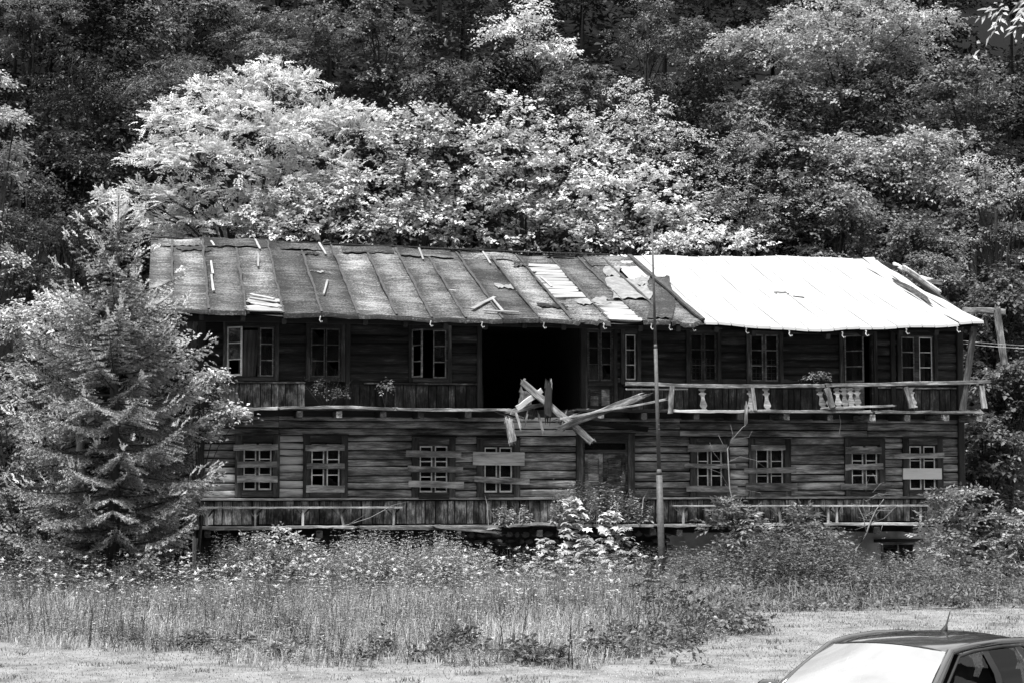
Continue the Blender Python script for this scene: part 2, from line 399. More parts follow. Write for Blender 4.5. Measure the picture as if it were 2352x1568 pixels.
# long beams above the windows; light through the balcony gap is painted in as paler planks
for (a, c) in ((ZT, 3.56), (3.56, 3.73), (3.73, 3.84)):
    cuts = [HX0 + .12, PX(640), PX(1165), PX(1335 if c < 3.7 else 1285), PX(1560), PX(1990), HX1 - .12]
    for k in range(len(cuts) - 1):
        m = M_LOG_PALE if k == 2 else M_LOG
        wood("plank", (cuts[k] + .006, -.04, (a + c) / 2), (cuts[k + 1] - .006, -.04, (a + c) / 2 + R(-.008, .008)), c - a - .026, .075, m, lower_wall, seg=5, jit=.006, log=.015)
uk = sorted(UP, key=lambda k: UP[k][0])
xs = [HX0 + .12]
for k in uk: xs += [UP[k][0], UP[k][1]]
xs.append(HX1 - .12)
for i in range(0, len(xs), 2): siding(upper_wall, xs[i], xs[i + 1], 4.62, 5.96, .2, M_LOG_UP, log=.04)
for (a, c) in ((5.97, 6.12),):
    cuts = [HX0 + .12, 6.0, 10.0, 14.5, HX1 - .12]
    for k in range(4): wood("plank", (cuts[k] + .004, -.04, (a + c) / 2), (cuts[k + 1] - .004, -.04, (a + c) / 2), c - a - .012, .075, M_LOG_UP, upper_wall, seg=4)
# upright boards below the windows
def upright(wall, x0, x1, z0, z1, mat, skip=(), wmin=.13, wmax=.3):
    x = x0
    while x < x1 - .05:
        w = min(R(wmin, wmax), x1 - x)
        if not any(a < x + w / 2 < c for a, c in skip):
            t = R(.02, .034)
            wood("board", (x + w / 2, -t / 2 - .004 - R(0, .01), z0 + R(0, .012)), (x + w / 2 + R(-.006, .006), -t / 2 - .004, z1), w - R(.012, .028), t, mat, wall, up=(-1, 0, 0), seg=2, jit=.003)
        x += w
upright(lower_wall, HX0 + .12, HX1 - .3, Z_DECK + .02, Z_SILL - .05, M_BOARD, [(DOOR[0], DOOR[1])])
gap = [(UP['hole'][0], UP['hole'][1]), (UP['door'][0], UP['door'][1]), (UP['open'][0], UP['open'][1]), (PX(700), PX(800))]
M_BOARD_UP = mat_wood('shade-toned upright boards', .012, .04, .2, grain=(1.1, 10, 12), patch=(1.5, 1, 2.4), lo=.44, hi=.66, rnd=.75)  # upright boards again, with the shade under the eaves put into their colour
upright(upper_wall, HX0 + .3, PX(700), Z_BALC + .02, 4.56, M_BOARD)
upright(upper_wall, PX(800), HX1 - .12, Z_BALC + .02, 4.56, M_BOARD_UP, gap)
for a, c in ((HX0 - .02, DOOR[0]), (DOOR[1], PX(1705)), (PX(1708), HX1 - .2)):
    wood("sill_rail", (a, -.07, Z_SILL), (c, -.07, Z_SILL), .05, .12, M_GREY, house, seg=5, jit=.006)
for a, c in ((495, 700), (835, 1100), (1432, 1580), (1655, 1925), (2015, 2195)):
    wood("sill_rail", (PX(a), -.05, 4.59), (PX(c), -.05, 4.59), .035, .09, M_BOARD, house, seg=4, jit=.006)
# corner and bay posts
for x, z0, z1 in ((HX0 + .05, 1.1, Z_BALC - .05), (HX1 - .04, 1.1, Z_BALC - .05), (HX0 + .05, Z_BALC + .01, 6.1), (HX1 - .04, Z_BALC + .01, 6.1)):
    wood("corner_post", (x, -.03, z0), (x, -.03, z1), .17, .17, M_DARKWOOD, house, up=(-1, 0, 0), seg=4, jit=.008)
for p in (1100, 1338, 797, 2050):
    wood("bay_post", (PX(p), -.06, Z_BALC), (PX(p), -.06, 6.05), .11, .13, M_DARKWOOD, house, up=(-1, 0, 0), seg=3)

# ---- windows and doors
def pane_part(parent, x0, x1, z0, z1, y, mode):
    if mode == 'm': return
    if mode == 'b':      # broken: a jagged piece is left
        c = [(x0, z0), (x1, z0), (x1, z0 + (z1 - z0) * R(.3, .6)), (x0 + (x1 - x0) * R(.5, .8), z0 + (z1 - z0) * R(.45, .6)), (x0 + (x1 - x0) * R(.3, .5), z0 + (z1 - z0) * R(.7, .9)), (x0, z1)]
        V = [(x, y, z) for x, z in c] + [(x, y + .004, z) for x, z in c]; n = len(c)
        Fs = [tuple(range(n)), tuple(range(2 * n - 1, n - 1, -1))] + [(i, i + n, (i + 1) % n + n, (i + 1) % n) for i in range(n)]
        MB().add(V, Fs).build("pane", M_GLASS, parent)
    else:
        k = R(-.006, .006)
        MB().add([(x0, y, z0), (x1, y + k, z0), (x1, y + k, z1), (x0, y, z1), (x0, y + .004, z0), (x1, y + k + .004, z0), (x1, y + k + .004, z1), (x0, y + .004, z1)],
                 [(0, 1, 2, 3), (7, 6, 5, 4), (0, 4, 5, 1), (1, 5, 6, 2), (2, 6, 7, 3), (3, 7, 4, 0)]).build("pane", M_GLASS, parent)
def leaf_bars(b, x0, x1, z0, z1, y, rows_, bw=.028, d=.04):
    b.box(x0, x0 + bw, y, y + d, z0, z1); b.box(x1 - bw, x1, y, y + d, z0, z1)
    b.box(x0 + bw, x1 - bw, y + .002, y + d, z0, z0 + bw * 1.3); b.box(x0 + bw, x1 - bw, y + .002, y + d, z1 - bw, z1)
    zs = []
    for k in range(1, rows_):
        z = z0 + (z1 - z0) * k / rows_
        b.box(x0 + bw, x1 - bw, y + .004, y + d - .01, z - .011, z + .011)
    for k in range(rows_):
        a = z0 + (z1 - z0) * k / rows_; c = z0 + (z1 - z0) * (k + 1) / rows_
        zs.append((a + (bw * 1.3 if k == 0 else .011), c - (bw if k == rows_ - 1 else .011)))
    return [(x0 + bw, x1 - bw, a, c) for a, c in zs]
def casing(parent, r, c, mat, y=-.085, t=.05, floor=False):
    x0, x1, z0, z1 = r
    wood("casing_board", (x0 + c / 2, y, z0), (x0 + c / 2, y, z1), c, t, mat, parent, up=(-1, 0, 0), seg=2, jit=.003)
    wood("casing_board", (x1 - c / 2, y, z0), (x1 - c / 2, y, z1), c, t, mat, parent, up=(-1, 0, 0), seg=2, jit=.003)
    wood("casing_board", (x0 + c + .002, y - .004, z1 - c / 2), (x1 - c - .002, y - .004, z1 - c / 2), c, t, mat, parent, seg=2, jit=.003)
    if not floor: wood("casing_board", (x0 + c + .002, y - .012, z0 + c * .4), (x1 - c - .002, y - .012, z0 + c * .4), c * .8, t + .02, mat, parent, seg=2, jit=.003)
    # outer drip mould
    wood("drip_mould", (x0 - .02, y - .012, z1 + .018), (x1 + .02, y - .012, z1 + .018), .03, .07, mat, parent, seg=2, jit=.002)
def frame_mesh(r, c, y=-.05):
    x0, x1, z0, z1 = r[0] + c, r[1] - c, r[2] + c * .8, r[3] - c
    b = MB(); w = .035
    b.box(x0, x0 + w, y, .1, z0, z1); b.box(x1 - w, x1, y, .1, z0, z1); b.box(x0 + w, x1 - w, y, .1, z1 - w, z1); b.box(x0 + w, x1 - w, y, .1, z0, z0 + w)
    m = (x0 + x1) / 2; b.box(m - .028, m + .028, y - .004, .1, z0 + w, z1 - w)
    return b, (x0 + w, m - .028, m + .028, x1 - w, z0 + w, z1 - w)
for (w, boards, miss), r in zip(LOW, low_r):
    b, (a, m0, m1, c, z0, z1) = frame_mesh(r, CW)
    win = b.build("window", M_CASING, house)
    casing(win, r, CW, M_CASING)
    sash = MB(); cells = []
    cells += leaf_bars(sash, a, m0, z0, z1, -.035, 3)
    cells += leaf_bars(sash, m1, c, z0, z1, -.035, 3)
    sash.build("sash", M_SASH, win)
    for k, (x0, x1, y0, y1) in enumerate(cells): pane_part(win, x0, x1, y0, y1, -.02, miss.get(k, ''))
    for (bx0, by0, bx1, by1, h, mk) in boards:
        Yb = -.125
        p0, p1 = at(bx0, by0, Yb), at(bx1, by1, Yb)
        wood("nailed_board", p0, p1, h / 98.0, .026, BM[mk], win, seg=4, jit=.008 if mk not in 'PW' else .001, jag=.015 if mk not in 'PW' else .003)

def curtain(parent, x0, x1, z0, z1, y, n=26, gather=.0, mat=None):
    ph = R(0, 6)
    def fn(u, v):
        z = z0 + (z1 - z0) * v
        g = gather * (1 - v) ** 1.5
        x = x0 + (x1 - x0) * (u * (1 - g) + g * .1)
        return (x, y + .025 * math.sin(u * 26 + ph + 1.2 * math.sin(v * 3)) + .012 * math.sin(u * 57 + v * 4), z)
    return MB().grid(fn, n, 6).build("curtain", mat or M_CURTAIN, parent, True)
def upper_window(key, spec):
    r = UP[key]
    x0, x1, z0, z1 = r
    b = MB(); c = UC; w = .03
    ix0, ix1, iz0, iz1 = x0 + c, x1 - c, z0 + c * .8, z1 - c
    b.box(ix0, ix0 + w, -.06, .1, iz0, iz1); b.box(ix1 - w, ix1, -.06, .1, iz0, iz1); b.box(ix0 + w, ix1 - w, -.06, .1, iz1 - w, iz1); b.box(ix0 + w, ix1 - w, -.07, .1, iz0, iz0 + w)
    win = b.build("window", M_CASING, house)
    casing(win, r, c, M_CASING)
    return win, ix0 + w, ix1 - w, iz0 + w, iz1 - w
def leaf(win, x0, x1, z0, z1, y=-.04, rows_=3, mat=None, miss={}, M=None):
    s = MB(); cells = leaf_bars(s, x0, x1, z0, z1, y, rows_, bw=.024, d=.035)
    o = s.build("sash", mat or M_SASH_DK, win)
    for k, (a, c, d, e) in enumerate(cells): pane_part(win, a, c, d, e, y + .015, miss.get(k, ''))
    return o
def swung_leaf(win, hx, hz0, hz1, width, ang, mat, miss={}, pale=None):
    """a casement swung outward about its hinge at x = hx, Y = -0.06"""
    M = Matrix.Translation((hx, -.10, 0)) @ Matrix.Rotation(ang, 4, 'Z')
    s = MB(); cells = leaf_bars(s, 0, width, hz0, hz1, 0, 3, bw=.03, d=.035)
    s.build("swung_sash", mat, win, M=M)
    for k, (a, c, d, e) in enumerate(cells):
        if miss.get(k) == 'm': continue
        MB().box(a, c, .014, .018, d, e).build("pane", M_GLASS, win, M=M)
# a: left sash swung open, curtain in the gap, right sash shut
win, a, c, z0, z1 = upper_window('a', None)
swung_leaf(win, PX(519), z0, z1, .42, -.75, M_SASH, {0: 'm'})
leaf(win, PX(595), c, z0, z1, mat=M_SASH_DK)
MB().box(PX(590), PX(594), -.05, .03, z0, z1).build("mullion", M_CASING, win)
curtain(win, PX(546), PX(592), z0, z1 - .05, .10, mat=mat_plain("grey curtain", .12, .95, .3, 4, 0), gather=.15)
curtain(win, PX(596), PX(632), z0, z1 - .2, .12, mat=mat_plain("sheer curtain", .10, .95, .3, 4, 0))
# b
win, a, c, z0, z1 = upper_window('b', None); m = (a + c) / 2
leaf(win, a, m - .012, z0, z1, miss={2: 'b'}, mat=M_SASH_UP); leaf(win, m + .012, c, z0, z1, miss={0: 'b'}, mat=M_SASH_UP)
curtain(win, a, a + .14, z0, z0 + .45, .12, gather=.5)
# c: both sashes open or empty
win, a, c, z0, z1 = upper_window('c', None)
swung_leaf(win, PX(943), z0, z1, .38, -1.05, M_SASH_DK, {0: 'm', 1: 'm'})
leaf(win, PX(994), c, z0, z1, miss={0: 'm'}, mat=M_SASH_DK)
# balcony door with glazed top
r = UP['door']; x0, x1, z0, z1 = r
b = MB(); b.box(x0 + .09, x0 + .13, -.06, .1, z0, z1 - .09); b.box(x1 - .13, x1 - .09, -.06, .1, z0, z1 - .09); b.box(x0 + .13, x1 - .13, -.06, .1, z1 - .13, z1 - .09)
zm = Z_(1378, 880); b.box(x0 + .13, x1 - .13, -.07, .08, zm - .06, zm + .06); b.box(x0 + .13, x1 - .13, -.02, .06, z0 + .02, zm - .06)
b.box((x0 + x1) / 2 - .02, (x0 + x1) / 2 + .02, -.05, .06, zm + .06, z1 - .13)
dr = b.build("balcony_door", M_CASING, house); casing(dr, r, .09, M_CASING, floor=True)
m = (x0 + x1) / 2
leaf(dr, x0 + .132, m - .022, zm + .062, z1 - .132, miss={}, mat=M_SASH_UP); leaf(dr, m + .022, x1 - .132, zm + .062, z1 - .132, miss={0: 'b'}, mat=M_SASH_UP)
curtain(dr, x0 + .16, m - .02, zm + .08, zm + .42, .11); curtain(dr, m + .02, x1 - .3, zm + .08, zm + .46, .11)
for k in (0, 1): MB().box([x0 + .18, m + .04][k], [m - .04, x1 - .18][k], -.035, -.021, z0 + .1, zm - .14).build("door_panel", M_BOARD, dr)
# d
win, a, c, z0, z1 = upper_window('d', None); leaf(win, a, c, z0, z1, mat=M_SASH)
curtain(win, a, c - .08, z0, z0 + .8, .11)
def lattice(win, a, c, z0, z1, y=.13):
    b = MB(); n = 7
    for k in range(1, n): x = a + (c - a) * k / n; b.box(x - .008, x + .008, y, y + .01, z0, z1)
    k = z0 + .1
    while k < z1: b.box(a, c, y + .011, y + .02, k - .008, k + .008); k += .105
    b.build("lattice", M_GREY, win)
for key, mt in (('e', M_SASH_UP), ('f', M_SASH_DK)):
    win, a, c, z0, z1 = upper_window(key, None); m = (a + c) / 2
    leaf(win, a, m - .03, z0, z1, mat=mt); leaf(win, m + .03, c, z0, z1, mat=mt)
    MB().box(m - .028, m + .028, -.05, .06, z0, z1).build("mullion", M_CASING, win)
    lattice(win, a, c, z0, z0 + .55)
# open doorway with the glazed leaf ajar
r = UP['open']; x0, x1, z0, z1 = r
b = MB(); b.box(x0 + .09, x0 + .13, -.06, .1, z0, z1 - .09); b.box(x1 - .13, x1 - .09, -.06, .1, z0, z1 - .09); b.box(x0 + .13, x1 - .13, -.06, .1, z1 - .13, z1 - .09)
dr = b.build("balcony_door", M_CASING, house); casing(dr, r, .09, M_CASING, floor=True)
swung_leaf(dr, x0 + .12, z0 + .7, z1 - .15, .46, -.62, M_SASH_DK, {})
M = Matrix.Translation((x0 + .12, -.1, 0)) @ Matrix.Rotation(-.62, 4, 'Z'); MB().box(0, .46, .004, .03, z0 + .02, z0 + .69).build("door_panel", M_BOARD, dr, M=M)
# g
win, a, c, z0, z1 = upper_window('g', None); m = (a + c) / 2
leaf(win, a, m - .06, z0, z1, mat=M_SASH_DK); leaf(win, m + .06, c, z0, z1, mat=M_SASH)
MB().box(m - .058, m + .058, -.06, .06, z0, z1).build("mullion", M_CASING, win)
curtain(win, m + .14, m + .26, z0, z0 + .75, .1); curtain(win, a, m - .08, z0, z1, .12, mat=bpy.data.materials["grey curtain"])
# front door
x0, x1, z0, z1 = DOOR; z0 = Z_DECK + .01
b = MB(); c = .16; zt = Z_(1390, 1036); m = (x0 + x1) / 2 - .05
b.box(x0 + c, x0 + c + .05, -.05, .1, z0, z1 - c); b.box(x1 - c - .05, x1 - c, -.05, .1, z0, z1 - c); b.box(x0 + c + .05, x1 - c - .05, -.05, .1, z1 - c - .05, z1 - c)
b.box(x0 + c + .05, x1 - c - .05, -.06, .1, zt - .04, zt + .04)
fd = b.build("front_door", M_CASING, house); casing(fd, (x0, x1, z0, z1), c, M_CASING, floor=True)
pane_part(fd, x0 + c + .05, x1 - c - .05, zt + .04, z1 - c - .05, .02, '')
for k, (a, e) in enumerate(((x0 + c + .052, m - .004), (m + .004, x1 - c - .052))):
    b = MB(); st = .09
    b.box(a, a + st, -.03, .03, z0, zt - .045); b.box(e - st, e, -.03, .03, z0, zt - .045)
    for q, q1 in ((z0, z0 + .14), (z0 + .85, z0 + .96), (zt - .16, zt - .045)): b.box(a + st, e - st, -.03, .03, q, q1)
    lf = b.build("door_leaf", M_BOARD, fd)
    for q, q1 in ((z0 + .14, z0 + .85), (z0 + .96, zt - .16)):
        MB().box(a + st + .002, e - st - .002, -.008, .012, q + .002, q1 - .002).box(a + st + .04, e - st - .04, -.022, -.009, q + .05, q1 - .05).build("door_panel", M_LOG if k == 0 else M_BOARD, fd)
wood("door_sill", (x0 + .05, -.1, Z_DECK + .03), (x1 - .05, -.1, Z_DECK + .03), .05, .25, M_GREY, house)

# ---- decks
def deck(name, x0, x1, yf, z, spans, joists, mat_edge):
    d = MB().box(x0, x1, -.06, -.015, z - .22, z - .05).build(name, M_DARKWOOD, house)
    yb = [-.07, -.30, -.54, -.78, yf + .04]
    for (a, c, sag, m) in spans:
        for q in range(4):
            y0, y1 = yb[q], yb[q + 1]
            wood("deck_board", (a + R(0, .012), (y0 + y1) / 2, z - .02), (c - R(0, .012), (y0 + y1) / 2, z - .02), abs(y1 - y0) - .012, .035, M_BOARD, d, up=(0, 1, 0), seg=4, jit=.008, bend=0)
        wood("edge_board", (a, yf, z - .025 + R(-.01, .01)), (c, yf, z - .025), .065, .05, m, d, seg=8, jit=.012, jag=.07, bend=sag)
    for x, dz, mm in joists:
        wood("joist", (x, .0, z - .13 + dz * .3), (x, yf - .04 + R(-.05, .05), z - .13 + dz), .15, .13, mm, d, seg=3, jit=.01, jag=.03)
    return d
XJ = lambda p, Y=-1.1: X_(p, Y)
balcony = deck("balcony", XJ(490), XJ(2262), -1.1, Z_BALC, [(XJ(490), XJ(640), -.02, M_BEAM), (XJ(642), XJ(905), .025, M_BEAM), (XJ(907), XJ(1172), -.03, M_BEAM), (XJ(1322), XJ(1535), -.01, M_DARKWOOD), (XJ(1538), XJ(1722), -.02, M_LOG_PALE), (XJ(1724), XJ(2005), .01, M_BEAM), (XJ(2008), XJ(2262), 0, M_BEAM)],
               [(XJ(p), dz, m) for p, dz, m in ((575, -.02, M_CASING), (688, -.03, M_CASING), (779, -.02, M_BEAM), (880, -.03, M_CASING), (968, -.02, M_DARKWOOD), (1075, -.02, M_DARKWOOD), (1380, 0, M_BEAM), (1478, -.03, M_DARKWOOD), (1600, -.02, M_DARKWOOD), (1700, -.03, M_DARKWOOD), (1808, -.03, M_BEAM), (1908, -.03, M_CASING), (2004, -.04, M_BEAM), (2084, -.03, M_CASING), (2172, -.03, M_BEAM), (2250, -.04, M_BEAM))], M_BEAM)
for k in range(7):      # floor boards snapped at both sides of the gap
    y = -.15 - .14 * k; s = k % 2
    xa = XJ(1172) - .25 if s else XJ(1322) + .25; dx = R(.35, .8) * (1 if s else -1)
    wood("snapped_deck_board", (xa, y, Z_BALC - .02), (xa + dx, y + R(-.08, .08), Z_BALC - .02 - R(.05, .45)), R(.08, .16), .03, random.choice((M_BEAM, M_GREY, M_CASING)), balcony, up=(0, 1, 0), seg=4, jit=.012, jag=.09)
for k, (p, y0, q, y1) in enumerate(((1185, 945, 1196, 985), (1212, 948, 1207, 972), (1236, 950, 1246, 990), (1300, 946, 1292, 976), (1318, 950, 1322, 984))):
    wood("hanging_splinter", at(p, y0, -.9), at(q, y1, -.92), R(.03, .07), .025, random.choice((M_BEAM, M_GREY, M_CASING)), balcony, up=(-1, 0, 0), seg=4, jit=.008, jag=.08)
XK = lambda p: X_(p, -1.0)
veranda = deck("veranda", XK(447), XK(2125), -1.0, Z_DECK, [(XK(447), XK(640), -.02, M_GREY), (XK(642), XK(820), .01, M_GREY), (XK(830), XK(1150), -.03, M_BEAM), (XK(1165), XK(1320), .05, M_GREY), (XK(1322), XK(1500), .0, M_BEAM), (XK(1502), XK(1720), .0, M_GREY), (XK(1722), XK(2125), .01, M_GREY)],
               [(XK(p), -.03 + R(-.03, .02), M_DARKWOOD if k % 3 else M_CASING) for k, p in enumerate((480, 590, 735, 858, 1015, 1120, 1240, 1385, 1500, 1560, 1720, 1830, 1930, 2010, 2100))], M_GREY)
for (a, b0, c, d0) in ((993, 1209, 1145, 1222), (1000, 1206, 1120, 1212), (1060, 1213, 1140, 1214)):
    p, q = at(a, b0, -1.06), at(c, d0, -1.1)
    wood("broken_edge_board", p, q, .05, .07, M_BEAM, veranda, seg=5, jit=.01, jag=.12)

# ---- balcony rail with flat sawn balusters
rail = wood("balcony_rail", at(1436, 880, -1.1), at(1895, 885, -1.1), .085, .11, M_BEAM, house, seg=8, jit=.01, jag=.03, bend=-.035)
wood("rail_piece", at(1893, 885, -1.1), at(2276, 876, -1.12), .085, .11, M_BEAM, rail, seg=6, jit=.008, jag=.04)
wood("lower_rail", at(1436, 893, -1.08), at(1580, 893, -1.08), .03, .06, M_GREY, rail, seg=3, jag=.03)
BAL = [(.55, 0), (.62, .02), (.95, .05), (1.0, .1), (.6, .14), (.45, .18), (.55, .22), (1.0, .25), (1.0, .29), (.6, .33), (.42, .42), (.55, .55), (.85, .68), (1, .76), (.9, .82), (.5, .88), (.75, .93), (1, .96), (1, 1.0)]
def baluster(px0, py0, px1, py1, w=.085, mat=M_GREY):
    """a sawn board: its outline turned like a vase, from its top to its foot"""
    p0, p1 = Vector(at(px0, py0, -1.1)), Vector(at(px1, py1, -1.1))
    d = (p1 - p0); L = d.length; d.normalize(); s = Vector((1, 0, 0)); s = (s - d * s.dot(d)).normalized()
    V, n = [], len(BAL)
    for y in (-.014, .014):
        for k, (hw, t) in enumerate(BAL): c = p0 + d * (L * t); V += [c - s * hw * w + Vector((0, y, 0)), c + s * hw * w + Vector((0, y, 0))]
    Fs = []
    for k in range(n - 1):
        a = 2 * k; Fs += [(a, a + 1, a + 3, a + 2), (2 * n + a + 2, 2 * n + a + 3, 2 * n + a + 1, 2 * n + a), (a, a + 2, 2 * n + a + 2, 2 * n + a), (a + 1, 2 * n + a + 1, 2 * n + a + 3, a + 3)]
    Fs += [(0, 2 * n, 2 * n + 1, 1), (2 * n - 2, 2 * n - 1, 4 * n - 1, 4 * n - 2)]
    return MB().add(V, Fs).build("baluster", mat, rail)
for q in ((1612, 889, 1617, 943), (1722, 888, 1727, 942), (1758, 889, 1764, 944), (1880, 889, 1892, 938), (1900, 890, 1908, 936), (1921, 890, 1927, 936), (1937, 890, 1942, 935), (1952, 890, 1956, 934), (1968, 890, 1971, 934), (2090, 890, 2100, 936)):
    baluster(*q)
for (a, b0, c, d0, w) in ((1543, 885, 1539, 950, .11), (1727, 888, 1734, 942, .08), (1897, 889, 1912, 936, .13), (2079, 887, 2094, 937, .12), (2250, 884, 2259, 938, .06), (2256, 884, 2264, 938, .05)):
    wood("rail_post", at(a, b0, -1.12), at(c, d0, -1.12), w, .09, M_GREY if w < .1 else M_BEAM, rail, up=(-1, 0, 0), seg=4, jit=.006, jag=.02)
wood("hanging_splinter", at(1714, 925, -1.15), at(1713, 978, -1.15), .07, .05, M_BEAM, rail, up=(-1, 0, 0), seg=4, jit=.006, jag=.08)
wood("rail_splinter", at(1900, 938, -1.12), at(2055, 931, -1.12), .05, .05, M_GREY, rail, seg=5, jit=.01, jag=.1)

# ---- foundation
found = MB().box(HX0 + .05, HX1 - .1, .02, .35, -.3, Z_DECK - .1)
found.box(HX0 + .05, HX0 + .4, .36, HY1, -.3, Z_DECK - .12).box(HX1 - .45, HX1 - .1, .36, HY1, -.3, Z_DECK - .12)
M_PLASTER = mat_plain("flaking lime plaster", .42, .95, .55, 2.2, .4)
M_STONE = mat_plain("rubble stone", .13, .95, .6, 5, .6)
M_MORTAR = mat_plain("dark mortar", .05, .95, .5, 4, .5)
foundation = found.build("foundation", M_MORTAR, house)
def stone(x, z, w, h, y=-.02):
    V = []
    for k in range(8):
        a = 2 * PI * k / 8; V.append((x + w / 2 * math.cos(a) * R(.82, 1.1), y + .01, z + h / 2 * math.sin(a) * R(.82, 1.1)))
    for k in range(8):
        a = 2 * PI * k / 8; V.append((x + w / 2 * math.cos(a) * R(.6, .8), y - R(.03, .06), z + h / 2 * math.sin(a) * R(.6, .8)))
    V.append((x, y - R(.05, .08), z))
    Fs = [(k, (k + 1) % 8, 8 + (k + 1) % 8, 8 + k) for k in range(8)] + [(8 + k, 8 + (k + 1) % 8, 16) for k in range(8)]
    MB().add(V, Fs).build("stone", M_STONE, foundation)
cell_win = [rect(1124, 1172, 1254, 1330, 0.0), rect(1440, 1482, 1248, 1290, 0), rect(2022, 2100, 1244, 1330, 0.0)]
z = .02
while z < 1.2:
    h = R(.13, .22); x = XJ(1000, 0)
    while x < XJ(1528, 0):
        w = R(.14, .36)
        if not any(a - .1 < x + w / 2 < c + .1 and d0 - .1 < z + h / 2 < e + .1 for a, c, d0, e in cell_win): stone(x + w / 2, z + h / 2, w - .015, h - .015)
        x += w
    z += h
def plaster(u, v): return (XJ(1529, 0) + u * (HX1 - .12 - XJ(1529, 0)), -.035 - .012 * math.sin(u * 40) * math.sin(v * 9 + u * 13), .0 + v * 1.26)
pl = holed_wall("plaster_coat", XJ(1529, 0), HX1 - .12, -.2, Z_DECK - .13, -.05, .015, [cell_win[2]], M_PLASTER, foundation)
for r, m in ((cell_win[0], M_DARKWOOD), (cell_win[2], M_GREY)):
    x0, x1, z0, z1 = r; z0 = max(z0, .1)
    b = MB().box(x0, x0 + .05, -.08, -.02, z0, z1).box(x1 - .05, x1, -.08, -.02, z0, z1).box(x0 + .05, x1 - .05, -.08, -.02, z1 - .05, z1).box(x0 + .051, x1 - .051, -.01, .012, z0, z1 - .05)
    cw = b.build("cellar_window", m, house)
    b = MB(); mid = (x0 + x1) / 2
    pane_part(cw, x0 + .06, mid - .015, z0, z1 - .06, -.03, ''); pane_part(cw, mid + .015, x1 - .06, z0, z1 - .06, -.03, '')
    MB().box(mid - .014, mid + .014, -.06, -.02, z0, z1 - .052).build("mullion", m, cw)
    wood("lintel", (x0 - .18, -.09, z1 + .04), (x1 + .18, -.09, z1 + .05), .07, .1, M_DARKWOOD, cw)
wood("lintel", at(1395, 1246, -.08), at(1500, 1246, -.08), .08, .12, M_DARKWOOD, house)

# ---- roof
RW = mat_wood("roof lath", .1, .22, .36, grain=(1, 12, 20), lo=.32, hi=.66, rnd=.35)
def mat_tar():
    m, n, l = new_mat("weathered tar paper")
    tc = N(n, "ShaderNodeTexCoord"); oi = N(n, "ShaderNodeObjectInfo")
    mul = N(n, "ShaderNodeMath", operation='MULTIPLY', i_1=31.0); off = N(n, "ShaderNodeVectorMath", operation='ADD')
    l.new(oi.outputs["Random"], mul.inputs[0]); l.new(tc.outputs["Object"], off.inputs[0]); l.new(mul.outputs[0], off.inputs[1])
    g = N(n, "ShaderNodeMapping", i_Scale=(.55, 5.2, 5.2)); l.new(off.outputs[0], g.inputs[0])       # ribs across the slope
    gn = N(n, "ShaderNodeTexNoise", i_Scale=2.4, i_Detail=7, i_Roughness=.7); l.new(g.outputs[0], gn.inputs["Vector"])
    pn = N(n, "ShaderNodeTexNoise", i_Scale=.75, i_Detail=5, i_Roughness=.6); l.new(off.outputs[0], pn.inputs["Vector"])
    fn = N(n, "ShaderNodeTexNoise", i_Scale=22, i_Detail=6, i_Roughness=.8); l.new(off.outputs[0], fn.inputs["Vector"])
    mx = N(n, "ShaderNodeMix", data_type='FLOAT'); mx.inputs[0].default_value = .46; l.new(gn.outputs["Fac"], mx.inputs[2]); l.new(pn.outputs["Fac"], mx.inputs[3])
    m2 = N(n, "ShaderNodeMix", data_type='FLOAT'); m2.inputs[0].default_value = .5; l.new(mx.outputs[0], m2.inputs[2]); l.new(fn.outputs["Fac"], m2.inputs[3])
    wa = N(n, "ShaderNodeAttribute", attribute_name="tone"); ws = N(n, "ShaderNodeMath", operation='MULTIPLY_ADD', i_1=.055); l.new(wa.outputs["Fac"], ws.inputs[0]); l.new(m2.outputs[0], ws.inputs[2])   # worn in the middle of each strip
    r = ramp(n, [(.40, .012), (.50, .024), (.54, .045), (.56, .10), (.62, .17), (.72, .24)]); l.new(ws.outputs[0], r.inputs[0])
    rm = N(n, "ShaderNodeMapRange", i_3=.55, i_4=1.6); l.new(oi.outputs["Random"], rm.inputs[0])
    cm = N(n, "ShaderNodeVectorMath", operation='SCALE'); l.new(r.outputs[0], cm.inputs[0]); l.new(rm.outputs[0], cm.inputs["Scale"])
    b = N(n, "ShaderNodeBump", i_Strength=.7, i_Distance=.03); l.new(m2.outputs[0], b.inputs["Height"])
    s = N(n, "ShaderNodeBsdfPrincipled", i_Roughness=.9); s.inputs["Specular IOR Level"].default_value = .2
    l.new(cm.outputs[0], s.inputs["Base Color"]); l.new(b.outputs[0], s.inputs["Normal"]); finish(n, l, s); return m
M_TAR = mat_tar()
M_BATTEN = mat_plain("tar batten", .045, .9, .8, 14, .6)
M_METAL = mat_plain("light zinc sheet metal", .34, .55, .08, 1.5, .03, .4)
n_x = 60
b = MB()
for side in (1, -1):
    for off in (-.06, -.10):
        b.grid(lambda u, v: roofP(RX0 + .03 + u * (RX1 - RX0 - .06), v if side > 0 else .40 + .6 * v, off, side), 90, 12)
roof = b.build("roof", M_DARKWOOD, house)
for k in range(22):
    x = RX0 + .25 + k * (RX1 - RX0 - .5) / 21
    p, q = Vector(roofP(x, .0, -.17)), Vector(roofP(x, .30, -.17))
    wood("rafter", p, q, .13, .1, M_DARKWOOD, roof, seg=2)
wood("wall_plate", (HX0 - .8, -.1, 6.09), (HX1 - .1, -.1, 6.05), .14, .14, M_DARKWOOD, house, seg=6)
wood("eave_beam", (HX0 - .9, -1.02, 5.93), (XJ(1640), -1.02, 5.9), .13, .1, M_DARKWOOD, roof, seg=6, jit=.012)
SEAMS = [340, 396, 478, 565, 651, 739, 823, 911, 993, 1071, 1155, 1240, 1314, 1401, 1477, 1540, 1612]
